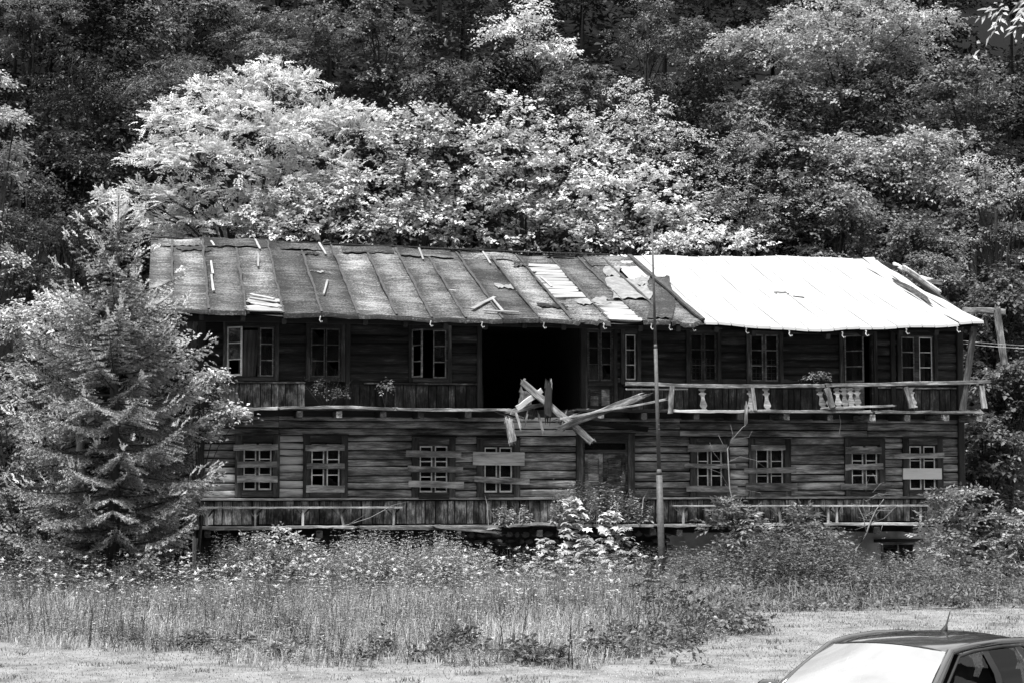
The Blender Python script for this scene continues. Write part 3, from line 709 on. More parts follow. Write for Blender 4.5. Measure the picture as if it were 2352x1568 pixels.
SX = [X_(p, YE, 725) for p in SEAMS]; SX[0] = RX0; SX[-1] = RXM
def sheet(name, x0, x1, t0, t1, mat, off=.0, lip=.0, wob=.012, nu=8, nv=14, edge=0.0, parent=None):
    ph = R(0, 9); ed = [R(-edge, edge) for _ in range(nu + 1)]; ed2 = [R(-edge, edge) for _ in range(nu + 1)]
    def fn(u, v):
        i = min(nu, int(round(u * nu)))
        t = t0 + (t1 - t0) * v + (ed[i] if v == 0 else 0) + (ed2[i] if v == 1 else 0)
        x, y, z = roofP(x0 + u * (x1 - x0), t, off + wob * math.sin(u * 5 + ph) * math.sin(v * 11 + ph * 2) + wob * .5 * math.sin(v * 31 + ph))
        return (x, y, z)
    bb = MB().grid(fn, nu, nv)
    if lip > 0:
        def fl(u, v):
            x, y, z = fn(u, 0); a = v * PI * .5
            return (x, y - .03 * math.sin(a), z - lip * v - .001)
        bb.grid(fl, nu, 3)
    o = bb.build(name, mat, parent or roof, True)
    tn = np.zeros(len(bb.v), np.float32); k = (nu + 1) * (nv + 1); u = np.tile(np.arange(nu + 1) / nu, nv + 1); tn[:k] = np.clip(1.25 - 2.2 * np.abs(u - .5 - .06), 0, 1)
    at_ = o.data.attributes.new("tone", 'FLOAT', 'POINT'); at_.data.foreach_set("value", tn)
    return o
open_ = {3: (.0, .17), 12: (.30, .84), 13: (.0, .26)}
for i in range(16):
    x0, x1 = SX[i], SX[i + 1]
    spans = [(0, 1.0)]
    if i == 3: spans = [(.175, 1.0)]
    if i == 12: spans = [(0, .34), (.82, 1.0)]
    if i == 13: spans = [(.27, 1.0)]
    if i == 15: spans = [(0, .62)]
    for (a, c) in spans: sheet("tar_sheet", x0 + .002, x1 - .002, a, c, M_TAR, lip=.10 if a == 0 else 0, edge=.02 if a > 0 or c < 1 else .004)
    wood("batten", Vector(roofP(x1, .005, .014)), Vector(roofP(x1, .995, .014)), .055, .024, M_BATTEN, roof, up=(1, 0, 0), seg=18, jit=.016) if i < 15 else None
    # strip of felt over each batten
    sheet("felt_strip", x1 - .12, x1 + .10, .002, .998, mat_felt, off=.022 + .002 * (i % 3), wob=.008, nu=4, nv=16) if False else None
# a course of separate sheets along the ridge, their lower edges lifting
for i in range(0, 15, 2):
    if i in (12,): continue
    sheet("ridge_sheet", SX[i] + R(.02, .3), SX[i + 2] - R(.02, .3), .86 + R(-.03, .03), .992, M_TAR, off=.03, wob=.02, nu=12, nv=4, edge=.012)
# exposed laths
for i, (t0, t1), nl in ((3, (.0, .17), 4), (12, (.33, .83), 12), (13, (.0, .27), 7)):
    for k in range(nl):
        t = t0 + (t1 - t0) * (k + .5) / nl
        x0, x1 = SX[i] + R(-.02, .08), SX[i + 1] + R(-.06, .05)
        sk = R(-.012, .012) if i != 3 else R(-.04, .04)
        wood("lath", Vector(roofP(x0, t + sk, .02)), Vector(roofP(x1, max(0, t - sk), .02)), (t1 - t0) / nl * 7.0 - .03, .03, RW, roof, up=(0, .94, .34), seg=3, jit=.006, jag=.05)
def on_roof(px, py):
    """the spot of the front slope seen at a photograph pixel, as (x, t)"""
    best = (9, 0, 0)
    for k in range(201):
        t = k / 200; p = at(px, py, YE + (YR - YE) * t); e = abs(roofP(float(p[0]), t)[2] - p[2])
        if e < best[0]: best = (e, float(p[0]), t)
    return best[1], best[2]
def lath_on_roof(px0, py0, px1, py1, w=.05, mat=None):
    (a, t0), (c, t1) = on_roof(px0, py0), on_roof(px1, py1)
    wood("loose_lath", roofP(a, t0, .06), roofP(c, t1, .06), w, .025, mat or RW, roof, up=(1, 0, .01), seg=4, jit=.008, jag=.03)
# crumpled loose felt, patches and curled scraps
def scrap(px0, py0, px1, py1, mat, amp, name="loose_felt"):
    (xa, ta), (xb, tb) = on_roof(px0, py0), on_roof(px1, py1)
    xc, xd = on_roof(px1, py0)[0], on_roof(px0, py1)[0]
    ph = R(0, 9)
    def fn(u, v):
        e = .03 * math.sin(u * 9 + ph) + .02 * math.sin(u * 23 + ph)
        x = (xd + (xb - xd) * u) * (1 - v) + (xa + (xc - xa) * u) * v + (xc - xa) * .1 * math.sin(v * 5 + ph)
        t = min(.985, max(.01, tb + (ta - tb) * v + e * (v - .5) * .6))
        return roofP(x, t, .03 + amp * abs(math.sin(u * 6 + v * 5 + ph)) * (.4 + .6 * u) + amp * .4 * math.sin(u * 19 + v * 11))
    MB().grid(fn, 12, 9).build(name, mat, roof, True)
M_FELT = mat_plain("bleached felt", .17, .9, .55, 6, .7)
for a in ((1400, 640, 1490, 690, M_FELT, .05), (1490, 640, 1545, 735, M_TAR, .03), (1455, 640, 1490, 660, M_FELT, .06), (1330, 690, 1400, 702, M_FELT, .03), (1390, 615, 1425, 640, M_FELT, .04), (1140, 655, 1180, 666, M_FELT, .02), (1180, 605, 1210, 616, M_TAR, .05),
          (410, 570, 480, 579, M_TAR, .02), (715, 624, 755, 630, M_FELT, .02), (690, 582, 730, 588, M_TAR, .03), (1030, 578, 1090, 584, M_TAR, .03), (1240, 700, 1300, 712, M_TAR, .03)):
    scrap(*a)
for q in ((484, 605, 488, 635), (486, 637, 490, 674), (586, 555, 597, 577), (593, 590, 593, 618), (733, 563, 748, 590), (753, 648, 743, 682), (961, 573, 972, 602), (485, 558, 492, 570), (1108, 583, 1127, 610), (1243, 642, 1267, 664), (1030, 672, 1048, 673)):
    lath_on_roof(*q)
for q in ((1083, 716, 1137, 688, .1), (1130, 692, 1155, 720, .06), (1110, 719, 1192, 723, .09), (575, 681, 630, 693, .09), (572, 690, 640, 700, .1), (575, 702, 640, 712, .08), (1220, 628, 1232, 630, .1)):
    lath_on_roof(*q[:4], w=q[4])
wood("ridge_board", roofP(RX0, .995, .05), roofP(X_(1400, YR, 590), .995, .05), .12, .03, M_TAR, roof, up=(0, 1, 0), seg=14, jit=.02)
lath_on_roof(1254, 592, 1318, 594, .16, M_DARKWOOD)
# sheet metal: one strip per seam
MX = np.linspace(RXM, RX1, 23)
for i in range(22):
    x0, x1 = float(MX[i]), float(MX[i + 1]); top = 1.0
    ph = R(-.004, .004)
    def fn(u, v, x0=x0, x1=x1):
        us = [0, .02, .06, .08, 1][int(round(u * 4))]; h = [0, .022, .022, 0, 0][int(round(u * 4))]
        t = v
        return roofP(x0 + us * (x1 - x0), t, .012 + h + ph + .006 * math.sin(v * 14 + x0 * 3) + (.0 if i not in (20, 21) else .03 * math.sin(v * 17 + i)))
    b = MB().grid(fn, 4, 12)
    def fl(u, v): x, y, z = fn(u, 0); return (x, y - .012 * v, z - .06 * v)
    b.grid(fl, 4, 1)
    b.build("metal_sheet", M_METAL, roof)
for i in (-1, -2):   # two older strips left of the edge, only near the ridge
    x0, x1 = RXM + .31 * i, RXM + .31 * (i + 1)
    sheet("metal_sheet", x0 + .003, x1 - .003, .60 if i == -1 else .64, .995, M_METAL, off=.02, wob=.004, edge=.03)
wood("edge_batten", Vector(roofP(RXM - .03, .005, .05)), Vector(roofP(RXM - .03, .99, .05)), .1, .05, M_BATTEN, roof, up=(1, 0, 0), seg=12, jit=.016)
for (p, q, w) in (((1778, 677), (1806, 677), .05), ((1820, 686), (1848, 689), .03), ((1806, 681), (1812, 681), .02)):
    lath_on_roof(*p, *q, w, M_DARKWOOD)
# back slope covering
sheet("rear_cover", RX0, RX1, 0, 1, M_TAR, off=-2) if False else None
# torn right verge: boards, bare rafter end, barge board
def verge(px0, py0, px1, py1, w, t, mat, Y0, Y1, name="verge_board", jag=.06): wood(name, at(px0, py0, Y0), at(px1, py1, Y1), w, t, mat, roof, seg=5, jit=.012, jag=jag)
verge(2072, 612, 2160, 672, .12, .05, M_GREY, 4.6, 2.0)
verge(2080, 626, 2190, 706, .1, .06, M_DARKWOOD, 4.2, .8)
verge(2052, 606, 2092, 628, .1, .04, M_PALE, 5.2, 4.2)
verge(2084, 632, 2140, 643, .1, .04, M_PALE, 4.0, 3.8)
verge(2095, 645, 2162, 650, .12, .1, M_BEAM, 3.6, 3.6)
verge(2010, 600, 2060, 616, .12, .03, M_TAR, 5.3, 4.6)
scrapx = MB().grid(lambda u, v: roofP(RX1 - .50 + u * (.08 + .22 * math.sin(PI * v) ** 2) - .12 * (1 - v), .24 + v * .40, .06 + .02 * math.sin(v * 12 + u * 5)), 4, 10); scrapx.build("torn_felt", M_TAR, roof, True)
# beam ends beyond the right gable and the timber hanging from them
verge(2210, 712, 2308, 717, .14, .14, M_BEAM, .2, .2, "purlin", .03)
wood("hanging_post", at(2289, 706, .1), at(2308, 840, .1), .15, .1, M_BEAM, roof, up=(-1, 0, 0), seg=6, jit=.012, jag=.08)
wood("brace_post", at(2238, 744, -1.15), at(2211, 942, -1.05), .13, .11, M_CASING, house, up=(-1, 0, 0), seg=4, jit=.006)
# old gutter hooks along the eave
for p in (736, 990, 1108, 1250, 1388, 1497, 1539, 1593, 1715, 1814, 1936, 1990, 2083, 2200):
    x = X_(p, YE - .06, 745); z = eave_z(x) - .06
    MB().tube([(x, YE + .02, z), (x, YE - .05, z - .03), (x - .02, YE - .06, z - .10), (x + .01, YE - .09, z - .15), (x + .03, YE - .13, z - .13)], .014, 5).build("gutter_hook", M_GREY, roof)
# side planks of the left gable wall
for a, c in zip(rows(Z_DECK, 6.4, .22), rows(Z_DECK, 6.4, .22)[1:]): pass
zz = rows(Z_DECK, 6.4, .24)
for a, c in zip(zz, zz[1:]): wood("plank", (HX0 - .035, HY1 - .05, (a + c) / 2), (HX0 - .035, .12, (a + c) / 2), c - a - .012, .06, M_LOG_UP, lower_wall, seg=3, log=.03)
# ================================================================ ground
def ground_z(x, y):
    x, y = np.asarray(x, float), np.asarray(y, float)
    up = np.clip(y - 12.0, 0, None)
    z = .62 * up - .16 * np.clip(3 - np.abs(up - 3) , 0, 3) * 0
    low = np.clip((-18.5 - y) / 7, 0, 1)
    z = z + .7 * np.clip(-72 - y, 0, None)      # unseen slope added behind the viewer to block low sky light
    return z - .28 * low * low * (3 - 2 * low)
def mat_ground():
    m, n, l = new_mat("turf and leaf litter")
    tc = N(n, "ShaderNodeTexCoord"); t = N(n, "ShaderNodeTexNoise", i_Scale=1.4, i_Detail=9, i_Roughness=.7); l.new(tc.outputs["Object"], t.inputs["Vector"])
    turf = ramp(n, [(.32, .055), (.44, .13), (.55, .18), (.7, .23)]); l.new(t.outputs["Fac"], turf.inputs[0])
    sp = N(n, "ShaderNodeSeparateXYZ"); l.new(tc.outputs["Object"], sp.inputs[0])
    ab = N(n, "ShaderNodeMath", operation="ADD", i_1=33.0); l.new(sp.outputs["Y"], ab.inputs[0]); aa = N(n, "ShaderNodeMath", operation="ABSOLUTE"); l.new(ab.outputs[0], aa.inputs[0])
    w = N(n, "ShaderNodeMapRange", i_1=31.0, i_2=34.0); l.new(aa.outputs[0], w.inputs[0])      # leaf litter from the house back into the wood, and on the added slope
    mx = N(n, "ShaderNodeMix", data_type="RGBA"); mx.inputs[7].default_value = (.006, .006, .006, 1); l.new(w.outputs[0], mx.inputs[0]); l.new(turf.outputs[0], mx.inputs[6])
    b = N(n, "ShaderNodeBump", i_Strength=.6, i_Distance=.05); l.new(t.outputs["Fac"], b.inputs["Height"])
    s = N(n, "ShaderNodeBsdfPrincipled", i_Roughness=.95); s.inputs["Specular IOR Level"].default_value = .1; l.new(mx.outputs[2], s.inputs["Base Color"]); l.new(b.outputs[0], s.inputs["Normal"])
    finish(n, l, s); return m
M_SOIL = mat_ground()
b = MB()
ys = sorted({*np.linspace(-230, -60, 16), *np.linspace(-60, -16, 24), *np.linspace(-16, 12, 20), *np.linspace(12, 160, 26)}); xsg = np.linspace(-160, 180, 50)
V = [(x, y, float(ground_z(x, y))) for y in ys for x in xsg]; nx = len(xsg)
b.add(V, [(j * nx + i, j * nx + i + 1, (j + 1) * nx + i + 1, (j + 1) * nx + i) for j in range(len(ys) - 1) for i in range(nx - 1)])
tag(b.build("ground", M_SOIL), kind="structure")
# ================================================================ foliage tools
def nrm(a): return a / np.maximum(np.linalg.norm(a, axis=-1, keepdims=True), 1e-9)
def rv(n): return nrm(rng.normal(size=(n, 3)))
class Leaves:
    """collects leaves (two folded triangles each), fronds and thin stems"""
    def __init__(s): s.V, s.T, s.t, s.n = [], [], [], 0
    def raw(s, V, T, tone):
        s.V.append(V); s.T.append(T + s.n); s.t.append(tone); s.n += len(V)
    def leaf(s, P, D, Nm, L, W, tone, fold=.22):
        n = len(P)
        if n == 0: return
        D = nrm(D); Sd = nrm(np.cross(D, Nm)); Nm = np.cross(Sd, D)
        L = np.broadcast_to(np.asarray(L, float), (n,))[:, None]; W = np.broadcast_to(np.asarray(W, float), (n,))[:, None]
        mid = P + D * L * .45
        V = np.stack([P, mid + Sd * W * .5 + Nm * W * fold, P + D * L - Nm * L * .12, mid - Sd * W * .5 + Nm * W * fold], 1).reshape(-1, 3)
        k = np.arange(n)[:, None] * 4
        T = np.concatenate([k + [0, 1, 2], k + [0, 2, 3]], 1).reshape(-1, 3)
        s.raw(V, T, np.repeat(np.broadcast_to(tone, (n,)), 4))
    def broad(s, P, D, Nm, L, W, tone):
        """a lobed leaf of five points (maple, nettle tops)"""
        n = len(P)
        if n == 0: return
        D = nrm(D); Sd = nrm(np.cross(D, Nm)); Nm = np.cross(Sd, D)
        L = np.broadcast_to(np.asarray(L, float), (n,))[:, None]; W = np.broadcast_to(np.asarray(W, float), (n,))[:, None]
        pts = [(0, 0, 0), (.12, .52, -.04), (.34, .26, .04), (.58, .58, -.05), (.66, .2, .03), (1, 0, -.1), (.66, -.2, .03), (.58, -.58, -.05), (.34, -.26, .04), (.12, -.52, -.04)]
        V = np.stack([P + D * L * a + Sd * W * c + Nm * L * e for a, c, e in pts], 1).reshape(-1, 3)
        k = np.arange(n)[:, None] * 10
        tr = [(0, 1, 2), (0, 2, 8), (0, 8, 9), (2, 3, 4), (2, 4, 6), (2, 6, 8), (8, 6, 7), (4, 5, 6)]
        T = np.concatenate([k + list(q) for q in tr], 1).reshape(-1, 3)
        s.raw(V, T, np.repeat(np.broadcast_to(tone, (n,)), 10))
    def stem(s, P0, P1, w, tone):
        """thin upright stems as crossed slivers"""
        n = len(P0); a = rng.uniform(0, 2 * PI, n); A = np.stack([np.cos(a), np.sin(a), 0 * a], 1) * np.broadcast_to(np.asarray(w, float), (n,))[:, None] * .5
        B = np.stack([-A[:, 1], A[:, 0], 0 * a], 1)
        V = np.stack([P0 + A, P0 - A, P1, P0 + B, P0 - B], 1).reshape(-1, 3); k = np.arange(n)[:, None] * 5
        s.raw(V, np.concatenate([k + [0, 1, 2], k + [3, 4, 2]], 1).reshape(-1, 3), np.repeat(np.broadcast_to(tone, (n,)), 5))
    def blade(s, P, D, h, w, bend, tone):
        """grass blade: bent, three triangles"""
        n = len(P); h = np.broadcast_to(np.asarray(h, float), (n,))[:, None]; w = np.broadcast_to(np.asarray(w, float), (n,))[:, None]; bend = np.broadcast_to(np.asarray(bend, float), (n,))[:, None]
        Sd = np.stack([-D[:, 1], D[:, 0], 0 * D[:, 0]], 1); U = np.array([0, 0, 1.0])
        m = P + U * h * .6 + D * h * bend * .3; t = P + U * h * (1 - bend * .25) + D * h * bend
        V = np.stack([P + Sd * w * .5, P - Sd * w * .5, m + Sd * w * .4, m - Sd * w * .4, t], 1).reshape(-1, 3); k = np.arange(n)[:, None] * 5
        s.raw(V, np.concatenate([k + [0, 1, 2], k + [1, 3, 2], k + [2, 3, 4]], 1).reshape(-1, 3), np.repeat(np.broadcast_to(tone, (n,)), 5))
    def sprays(s, C, O, k, length, L, W, droop=.35, up=.25, lobed=False, tone=None, spread=.8, jit=.2):
        """k alternate leaves along a drooping twig at each C, growing towards O"""
        n = len(C)
        if n == 0: return
        A = nrm(O * np.array([1, 1, .6]) + np.array([0, 0, up]) + rng.normal(size=(n, 3)) * .38)
        Sd = nrm(np.cross(A, np.array([0, 0, 1.0]) + rng.normal(size=(n, 3)) * .25))
        ln = length * rng.uniform(.6, 1.35, n)
        base = rng.uniform(0, 1, n) if tone is None else tone
        for j in range(k):
            u = (j + .5) / k
            P = C + A * (ln * u)[:, None] + np.array([0, 0, -1.0]) * (droop * ln * u * u)[:, None] + rng.normal(size=(n, 3)) * .02
            sg = 1 if j % 2 else -1
            D = A * .55 + Sd * sg * spread * (1 - .5 * (u > .85)) + np.array([0, 0, -.28]) + rng.normal(size=(n, 3)) * jit
            Nm = np.array([0, 0, 1.0]) * .9 + O * .45 + rng.normal(size=(n, 3)) * jit
            sc = rng.uniform(.7, 1.25, n) * (1 - .25 * abs(u - .5))
            tn = np.clip(base * .75 + rng.uniform(0, .3, n), 0, 1)
            (s.broad if lobed else s.leaf)(P, D, Nm, L * sc, W * sc, tn)
    def fronds(s, C, O, L, pairs, ll, lw, tone=None):
        """pinnate leaves: leaflets in pairs on an arching rib"""
        n = len(C); A = nrm(O + np.array([0, 0, .15]) + rng.normal(size=(n, 3)) * .45)
        Sd = nrm(np.cross(A, np.array([0, 0, 1.0]) + rng.normal(size=(n, 3)) * .2)); Nm = np.cross(Sd, A)
        ln = L * rng.uniform(.7, 1.3, n); tn = rng.uniform(0, 1, n) if tone is None else tone
        for j in range(pairs + 1):
            u = .2 + .8 * j / pairs
            P = C + A * (ln * u)[:, None] - np.array([0, 0, 1.0]) * (.35 * ln * u * u)[:, None]
            if j == pairs: s.leaf(P, A + np.array([0, 0, -.5]), Nm, ll, lw, tn); continue
            for sg in (-1, 1): s.leaf(P, A * .35 + Sd * sg + np.array([0, 0, -.18]) + rng.normal(size=(n, 3)) * .12, Nm + rng.normal(size=(n, 3)) * .15, ll * rng.uniform(.8, 1.15, n), lw, np.clip(tn + rng.uniform(-.15, .15, n), 0, 1))
    def build(s, name, mat, parent=None, kind=None):
        o = put(name, np_mesh(name, np.concatenate(s.V), np.concatenate(s.T), mat, np.concatenate(s.t)), parent)
        if kind: o["kind"] = kind
        return o
def auto_lobes(c, r, n, size=.40, flat=.62, top=1.0):
    """smaller masses of foliage that make up a crown"""
    out = []
    for k in range(n):
        d = rv(1)[0]; d[2] = d[2] * .9 + .12
        q = rng.uniform(.4, .95)
        p = np.array(c) + d * np.array(r) * q
        e = size * rng.uniform(.7, 1.25) * (1.0 if d[2] < .5 else .8)
        out.append((p, np.array([r[0], r[1], min(r[2], r[0] * 1.1) * flat]) * e))
    return out
def on_lobes(lobes, dens, low=.55, shell=.28, sub=0.5):
    """points on the masses: gathered into small domed tufts with gaps between them"""
    C, O = [], []
    for p, r in lobes:
        sb = min(sub, .45 * float(min(r))) if min(r) < 2.2 * sub else sub
        area = 4 * PI * ((r[0] * r[1]) ** 1.6 / 3 + 2 * (r[0] * r[2]) ** 1.6 / 3) ** (1 / 1.6)
        m = max(3, int(area / (2.7 * sb * sb))); k = max(1, int(dens * area / m * .8)); d = rv(m)
        d = d[(d[:, 2] > -low * .4) | (rng.uniform(size=m) < .15)]; m = len(d)
        if m == 0: continue
        rad = np.clip(1 - np.abs(rng.normal(size=m)) * shell, .25, 1.05)
        q = np.repeat(p + d * r * rad[:, None], k, 0); o = np.repeat(nrm(d / r), k, 0); n = len(q)
        e = rv(n); e[:, 2] = np.abs(e[:, 2]) - .12
        sz = np.repeat(rng.uniform(.6, 1.35, m), k)
        q = q + e * np.array([1, 1, .55]) * (sb * sz * rng.uniform(.55, 1.08, n))[:, None]
        C.append(q); O.append(nrm(o * .45 + nrm(e) * .75))
    return np.concatenate(C), np.concatenate(O)
def limbs(base, lobes, r0, mat, parent, name="trunk", fork=.45, lean=None):
    b = MB(); cen = np.mean([p for p, _ in lobes], 0); base = np.array(base, float)
    top = np.array([cen[0], cen[1], cen[2] + .3 * max(r[2] for _, r in lobes)])
    if lean is not None: top = np.array(lean)
    pts, rad = [], []
    for k in range(9):
        u = k / 8; pts.append(base + (top - base) * u + np.array([rng.normal() * .06, rng.normal() * .06, 0]) * min(1, 3 * u)); rad.append(r0 * (1.25 if k == 0 else 1) * (1 - .8 * u))
    b.tube(pts, rad, 7)
    for p, r in lobes:
        i = int(np.clip(8 * (fork + rng.uniform(0, .4)), 1, 7)); q = pts[i]
        if p[2] < q[2]: q = pts[max(1, i - 3)]
        m = (q + p) / 2 + np.array([0, 0, .12 * np.linalg.norm(p - q)]) + rng.normal(size=3) * .1
        rr = rad[i] * .55
        b.tube([q, m, p], [rr, rr * .6, rr * .22], 5, False)
        for _ in range(3):
            e = p + rv(1)[0] * r * .8; e[2] = max(e[2], p[2] - .2 * r[2])
            b.tube([p + (m - p) * .25, (p + e) / 2 + np.array([0, 0, .08]), e], [rr * .3, rr * .2, rr * .06], 4, False)
    return b.build(name, mat, parent, True)

M_BARK = mat_plain("dark bark", .035, .95, .5, 9, .6)
M_BARK_PALE = mat_plain("pale bark", .16, .9, .5, 9, .4)
LEAF = {}
def LM(v, trans=.3, gloss=.03):
    k = (v, trans, gloss)
    if k not in LEAF: LEAF[k] = mat_leaf("leaf %.3f" % v, v, trans, gloss)
    return LEAF[k]

NAMED = []
def tree(cx, cy, rx, ry, Y, kind, val, label, cat="tree", name="tree", lobes=None, n=14, depth=None, dens=1.0, base=None, group=None, trunk_r=.16):
    c = at(cx, cy, Y); sc = F_PX / ((c - CAM) @ c_d); NAMED.append((cx, cy, rx, ry, Y))
    r = np.array([rx / sc, depth or rx / sc * .85, ry / sc])
    if base is None: bx, by = c[0] + rng.uniform(-.3, .3), Y + .3
    else: bx, by = base
    bz = float(ground_z(bx, by))
    t = empty(name, (bx, by, bz), label, cat, group)
    if lobes is None: LB = auto_lobes(c, r, n) + auto_lobes(c - np.array([0, -.4, r[2] * 1.25]), r * np.array([.95, .9, .8]), int(n * .6))
    else:
        LB = [(at(a, e, Y + dy), np.array([f / sc, f / sc * .9, g / sc])) for a, e, f, g, dy in lobes]
    lf = Leaves()
    if kind == 'robinia':
        C, O = on_lobes(LB, 42 * dens, .7, .3, .55); lf.fronds(C, O, .36, 5, .10, .05)
    elif kind == 'hazel':
        C, O = on_lobes(LB, 15 * dens, .7, .3, .42); lf.sprays(C, O, 8, .42, .14, .11, .3, .35)
    elif kind == 'small':
        C, O = on_lobes(LB, 22 * dens, .7, .3, .42); lf.sprays(C, O, 7, .36, .10, .065, .4, .3)
    elif kind == 'maple':
        C, O = on_lobes(LB, 16 * dens, .5, .3, .62); lf.sprays(C, O * np.array([1, 1, .35]), 7, .55, .14, .12, .42, .12, len(LB) < 13)
    elif kind == 'far':
        C, O = on_lobes(LB, 17 * dens, .5, .3, .65); lf.sprays(C, O * np.array([1, 1, .45]), 8, .6, .17, .10, .4, .12)
    elif kind == 'droop':
        C, O = on_lobes(LB, 15 * dens, .5, .3, .65); lf.sprays(C, O * np.array([1, 1, .4]), 10, .7, .12, .055, .65, .05)
    lf.build("crown", LM(val, .42 if kind == 'robinia' else .3), t)
    limbs((bx, by, bz - .2), LB, trunk_r, M_BARK, t)
    return t

# ================================================================ trees behind the house
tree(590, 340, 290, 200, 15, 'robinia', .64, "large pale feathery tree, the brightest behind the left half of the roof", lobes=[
 (430, 300, 90, 62, 0), (360, 380, 70, 50, -.3), (520, 250, 85, 60, .3), (640, 215, 80, 58, 0), (600, 320, 120, 80, -.8), (720, 290, 90, 66, .2), (800, 300, 75, 60, .6), (480, 390, 100, 62, -1), (640, 420, 110, 70, -.6),
 (760, 390, 80, 62, 0), (330, 460, 60, 42, -.5), (420, 470, 80, 45, -.6), (560, 490, 80, 50, 0), (620, 165, 34, 32, 0), (690, 200, 40, 40, .2), (390, 250, 32, 26, 0), (460, 215, 40, 30, .2), (270, 470, 40, 24, 0), (850, 300, 40, 40, 0), (555, 200, 40, 36, 0), (240, 458, 30, 16, 0), (530, 545, 120, 50, .6), (390, 540, 90, 50, .8)], base=(2.3, 15.2), trunk_r=.22)
tree(740, 510, 240, 100, 12.9, 'hazel', .42, "broad bush of round leaves directly above the tar-paper half of the roof", "bush", "hazel_bush", lobes=[
 (560, 530, 70, 45, 0), (640, 490, 75, 50, 0), (740, 480, 80, 55, 0), (830, 470, 80, 60, .2), (700, 545, 90, 45, -.5), (850, 545, 90, 45, -.4), (930, 520, 80, 60, 0), (780, 430, 60, 45, .6)])
tree(960, 400, 150, 160, 14, 'hazel', .46, "round-leaved bush rising between the pale feathery tree and the tallest hazel", "bush", "hazel_bush", lobes=[
 (960, 300, 70, 45, 0), (900, 340, 60, 50, 0), (1020, 340, 70, 55, .2), (930, 420, 95, 62, -.3), (1030, 440, 85, 65, -.2), (990, 520, 90, 60, -.4), (1060, 555, 80, 40, -.5), (905, 280, 30, 24, 0), (1000, 275, 34, 24, 0)])
tree(1200, 400, 160, 170, 14.4, 'hazel', .50, "tallest round-leaved bush, its top in the middle above the house", "bush", "hazel_bush", lobes=[
 (1200, 262, 42, 34, 0), (1190, 310, 75, 45, 0), (1130, 350, 70, 50, 0), (1250, 360, 75, 55, .2), (1180, 420, 100, 62, -.3), (1290, 440, 75, 60, 0), (1140, 490, 85, 60, -.4), (1240, 520, 95, 60, -.4), (1180, 565, 90, 40, -.6), (1160, 240, 26, 24, 0), (1320, 520, 70, 60, -.2)])
tree(1430, 470, 170, 130, 13.6, 'hazel', .56, "bright round-leaved bush behind the top of the flagpole", "bush", "hazel_bush", lobes=[
 (1390, 360, 45, 36, 0), (1440, 385, 50, 38, 0), (1400, 430, 85, 55, 0), (1490, 440, 70, 50, .2), (1560, 470, 60, 40, .4), (1440, 510, 95, 58, -.4), (1540, 530, 80, 50, -.2), (1360, 560, 80, 42, -.5), (1480, 575, 80, 35, -.5), (1600, 550, 50, 36, 0), (1340, 480, 60, 55, 0)])
tree(1430, 310, 150, 110, 19, 'small', .52, "light small-leaved tree with two pointed tops, right of the tallest hazel", lobes=[
 (1435, 215, 38, 42, 0), (1500, 260, 42, 40, 0), (1420, 290, 70, 45, 0), (1330, 300, 55, 38, 0), (1510, 320, 70, 45, 0), (1580, 335, 55, 36, .4), (1420, 350, 90, 50, -.3), (1540, 390, 80, 50, -.2), (1340, 360, 55, 50, 0), (1470, 235, 22, 36, .2)])
tree(1720, 400, 120, 170, 17, 'small', .32, "slender small-leaved tree with a thin straight dark stem, right of the flagpole", lobes=[
 (1720, 290, 40, 40, 0), (1690, 350, 60, 40, 0), (1770, 350, 55, 36, 0), (1660, 420, 70, 42, 0), (1780, 430, 65, 36, .3), (1700, 480, 85, 46, -.2), (1800, 500, 70, 40, .2), (1640, 500, 60, 46, 0), (1720, 550, 90, 40, 0)], trunk_r=.11)
tree(1650, 560, 110, 45, 11.5, 'hazel', .56, "low bright bush just behind the ridge of the white metal roof", "bush", "hazel_bush", lobes=[
 (1580, 560, 60, 34, 0), (1650, 555, 60, 36, 0), (1710, 570, 50, 28, 0), (1540, 575, 50, 26, 0)])
tree(1880, 500, 150, 90, 18, 'maple', 0.201, "maple with layered boughs above the middle of the white roof", n=16)
tree(2060, 390, 220, 130, 22, 'maple', 0.279, "wide maple with flat layered boughs at the right, above the roof end", n=20, trunk_r=.2)
tree(1960, 110, 250, 130, 32, 'maple', 0.312, "big light maple filling the upper right of the wood", n=24, trunk_r=.25)
tree(2240, 250, 130, 120, 26, 'far', 0.140, "dense tree at the upper right edge beside the big light maple", n=14)
tree(2300, 430, 100, 110, 15, 'small', .36, "pale fine-leaved tree at the right edge, level with the feathery tree", n=14)
tree(2130, 640, 90, 70, 8.5, 'small', .17, "fine-leaved bush peeping out behind the torn right verge of the roof", "bush", "bush", n=9)
tree(2290, 700, 100, 90, 6, 'maple', 0.083, "dark maple right of the house, behind the hanging timber", n=12)
tree(2310, 900, 100, 90, 4, 'maple', 0.083, "dark low maple at the right edge below the loose cables", n=12)
tree(2270, 1060, 75, 100, 1.0, 'hazel', .12, "rounded broad-leaved bush beside the right corner of the house", "bush", "bush", n=10)
tree(1220, 95, 105, 100, 38, 'far', 0.620, "bright crown standing out in the dark wood at the top middle", n=12)
tree(1050, 215, 105, 70, 27, 'droop', 0.134, "grey rounded tree below the bright crown at the top middle", n=11)
tree(1290, 230, 130, 70, 29, 'far', 0.128, "low tree under the bright crown at the top middle", n=10)
tree(880, 100, 120, 110, 40, 'maple', 0.150, "maple left of the bright crown at the top of the picture", n=12)
tree(650, 90, 150, 120, 37, 'far', 0.134, "tree above the tip of the pale feathery tree", n=14)
tree(420, 60, 170, 100, 39, 'far', 0.150, "tree at the top left, third from the picture's left edge", n=14)
tree(400, 190, 130, 90, 24, 'droop', 0.101, "dark tree with hanging boughs behind the pale feathery tree's upper left", n=12)
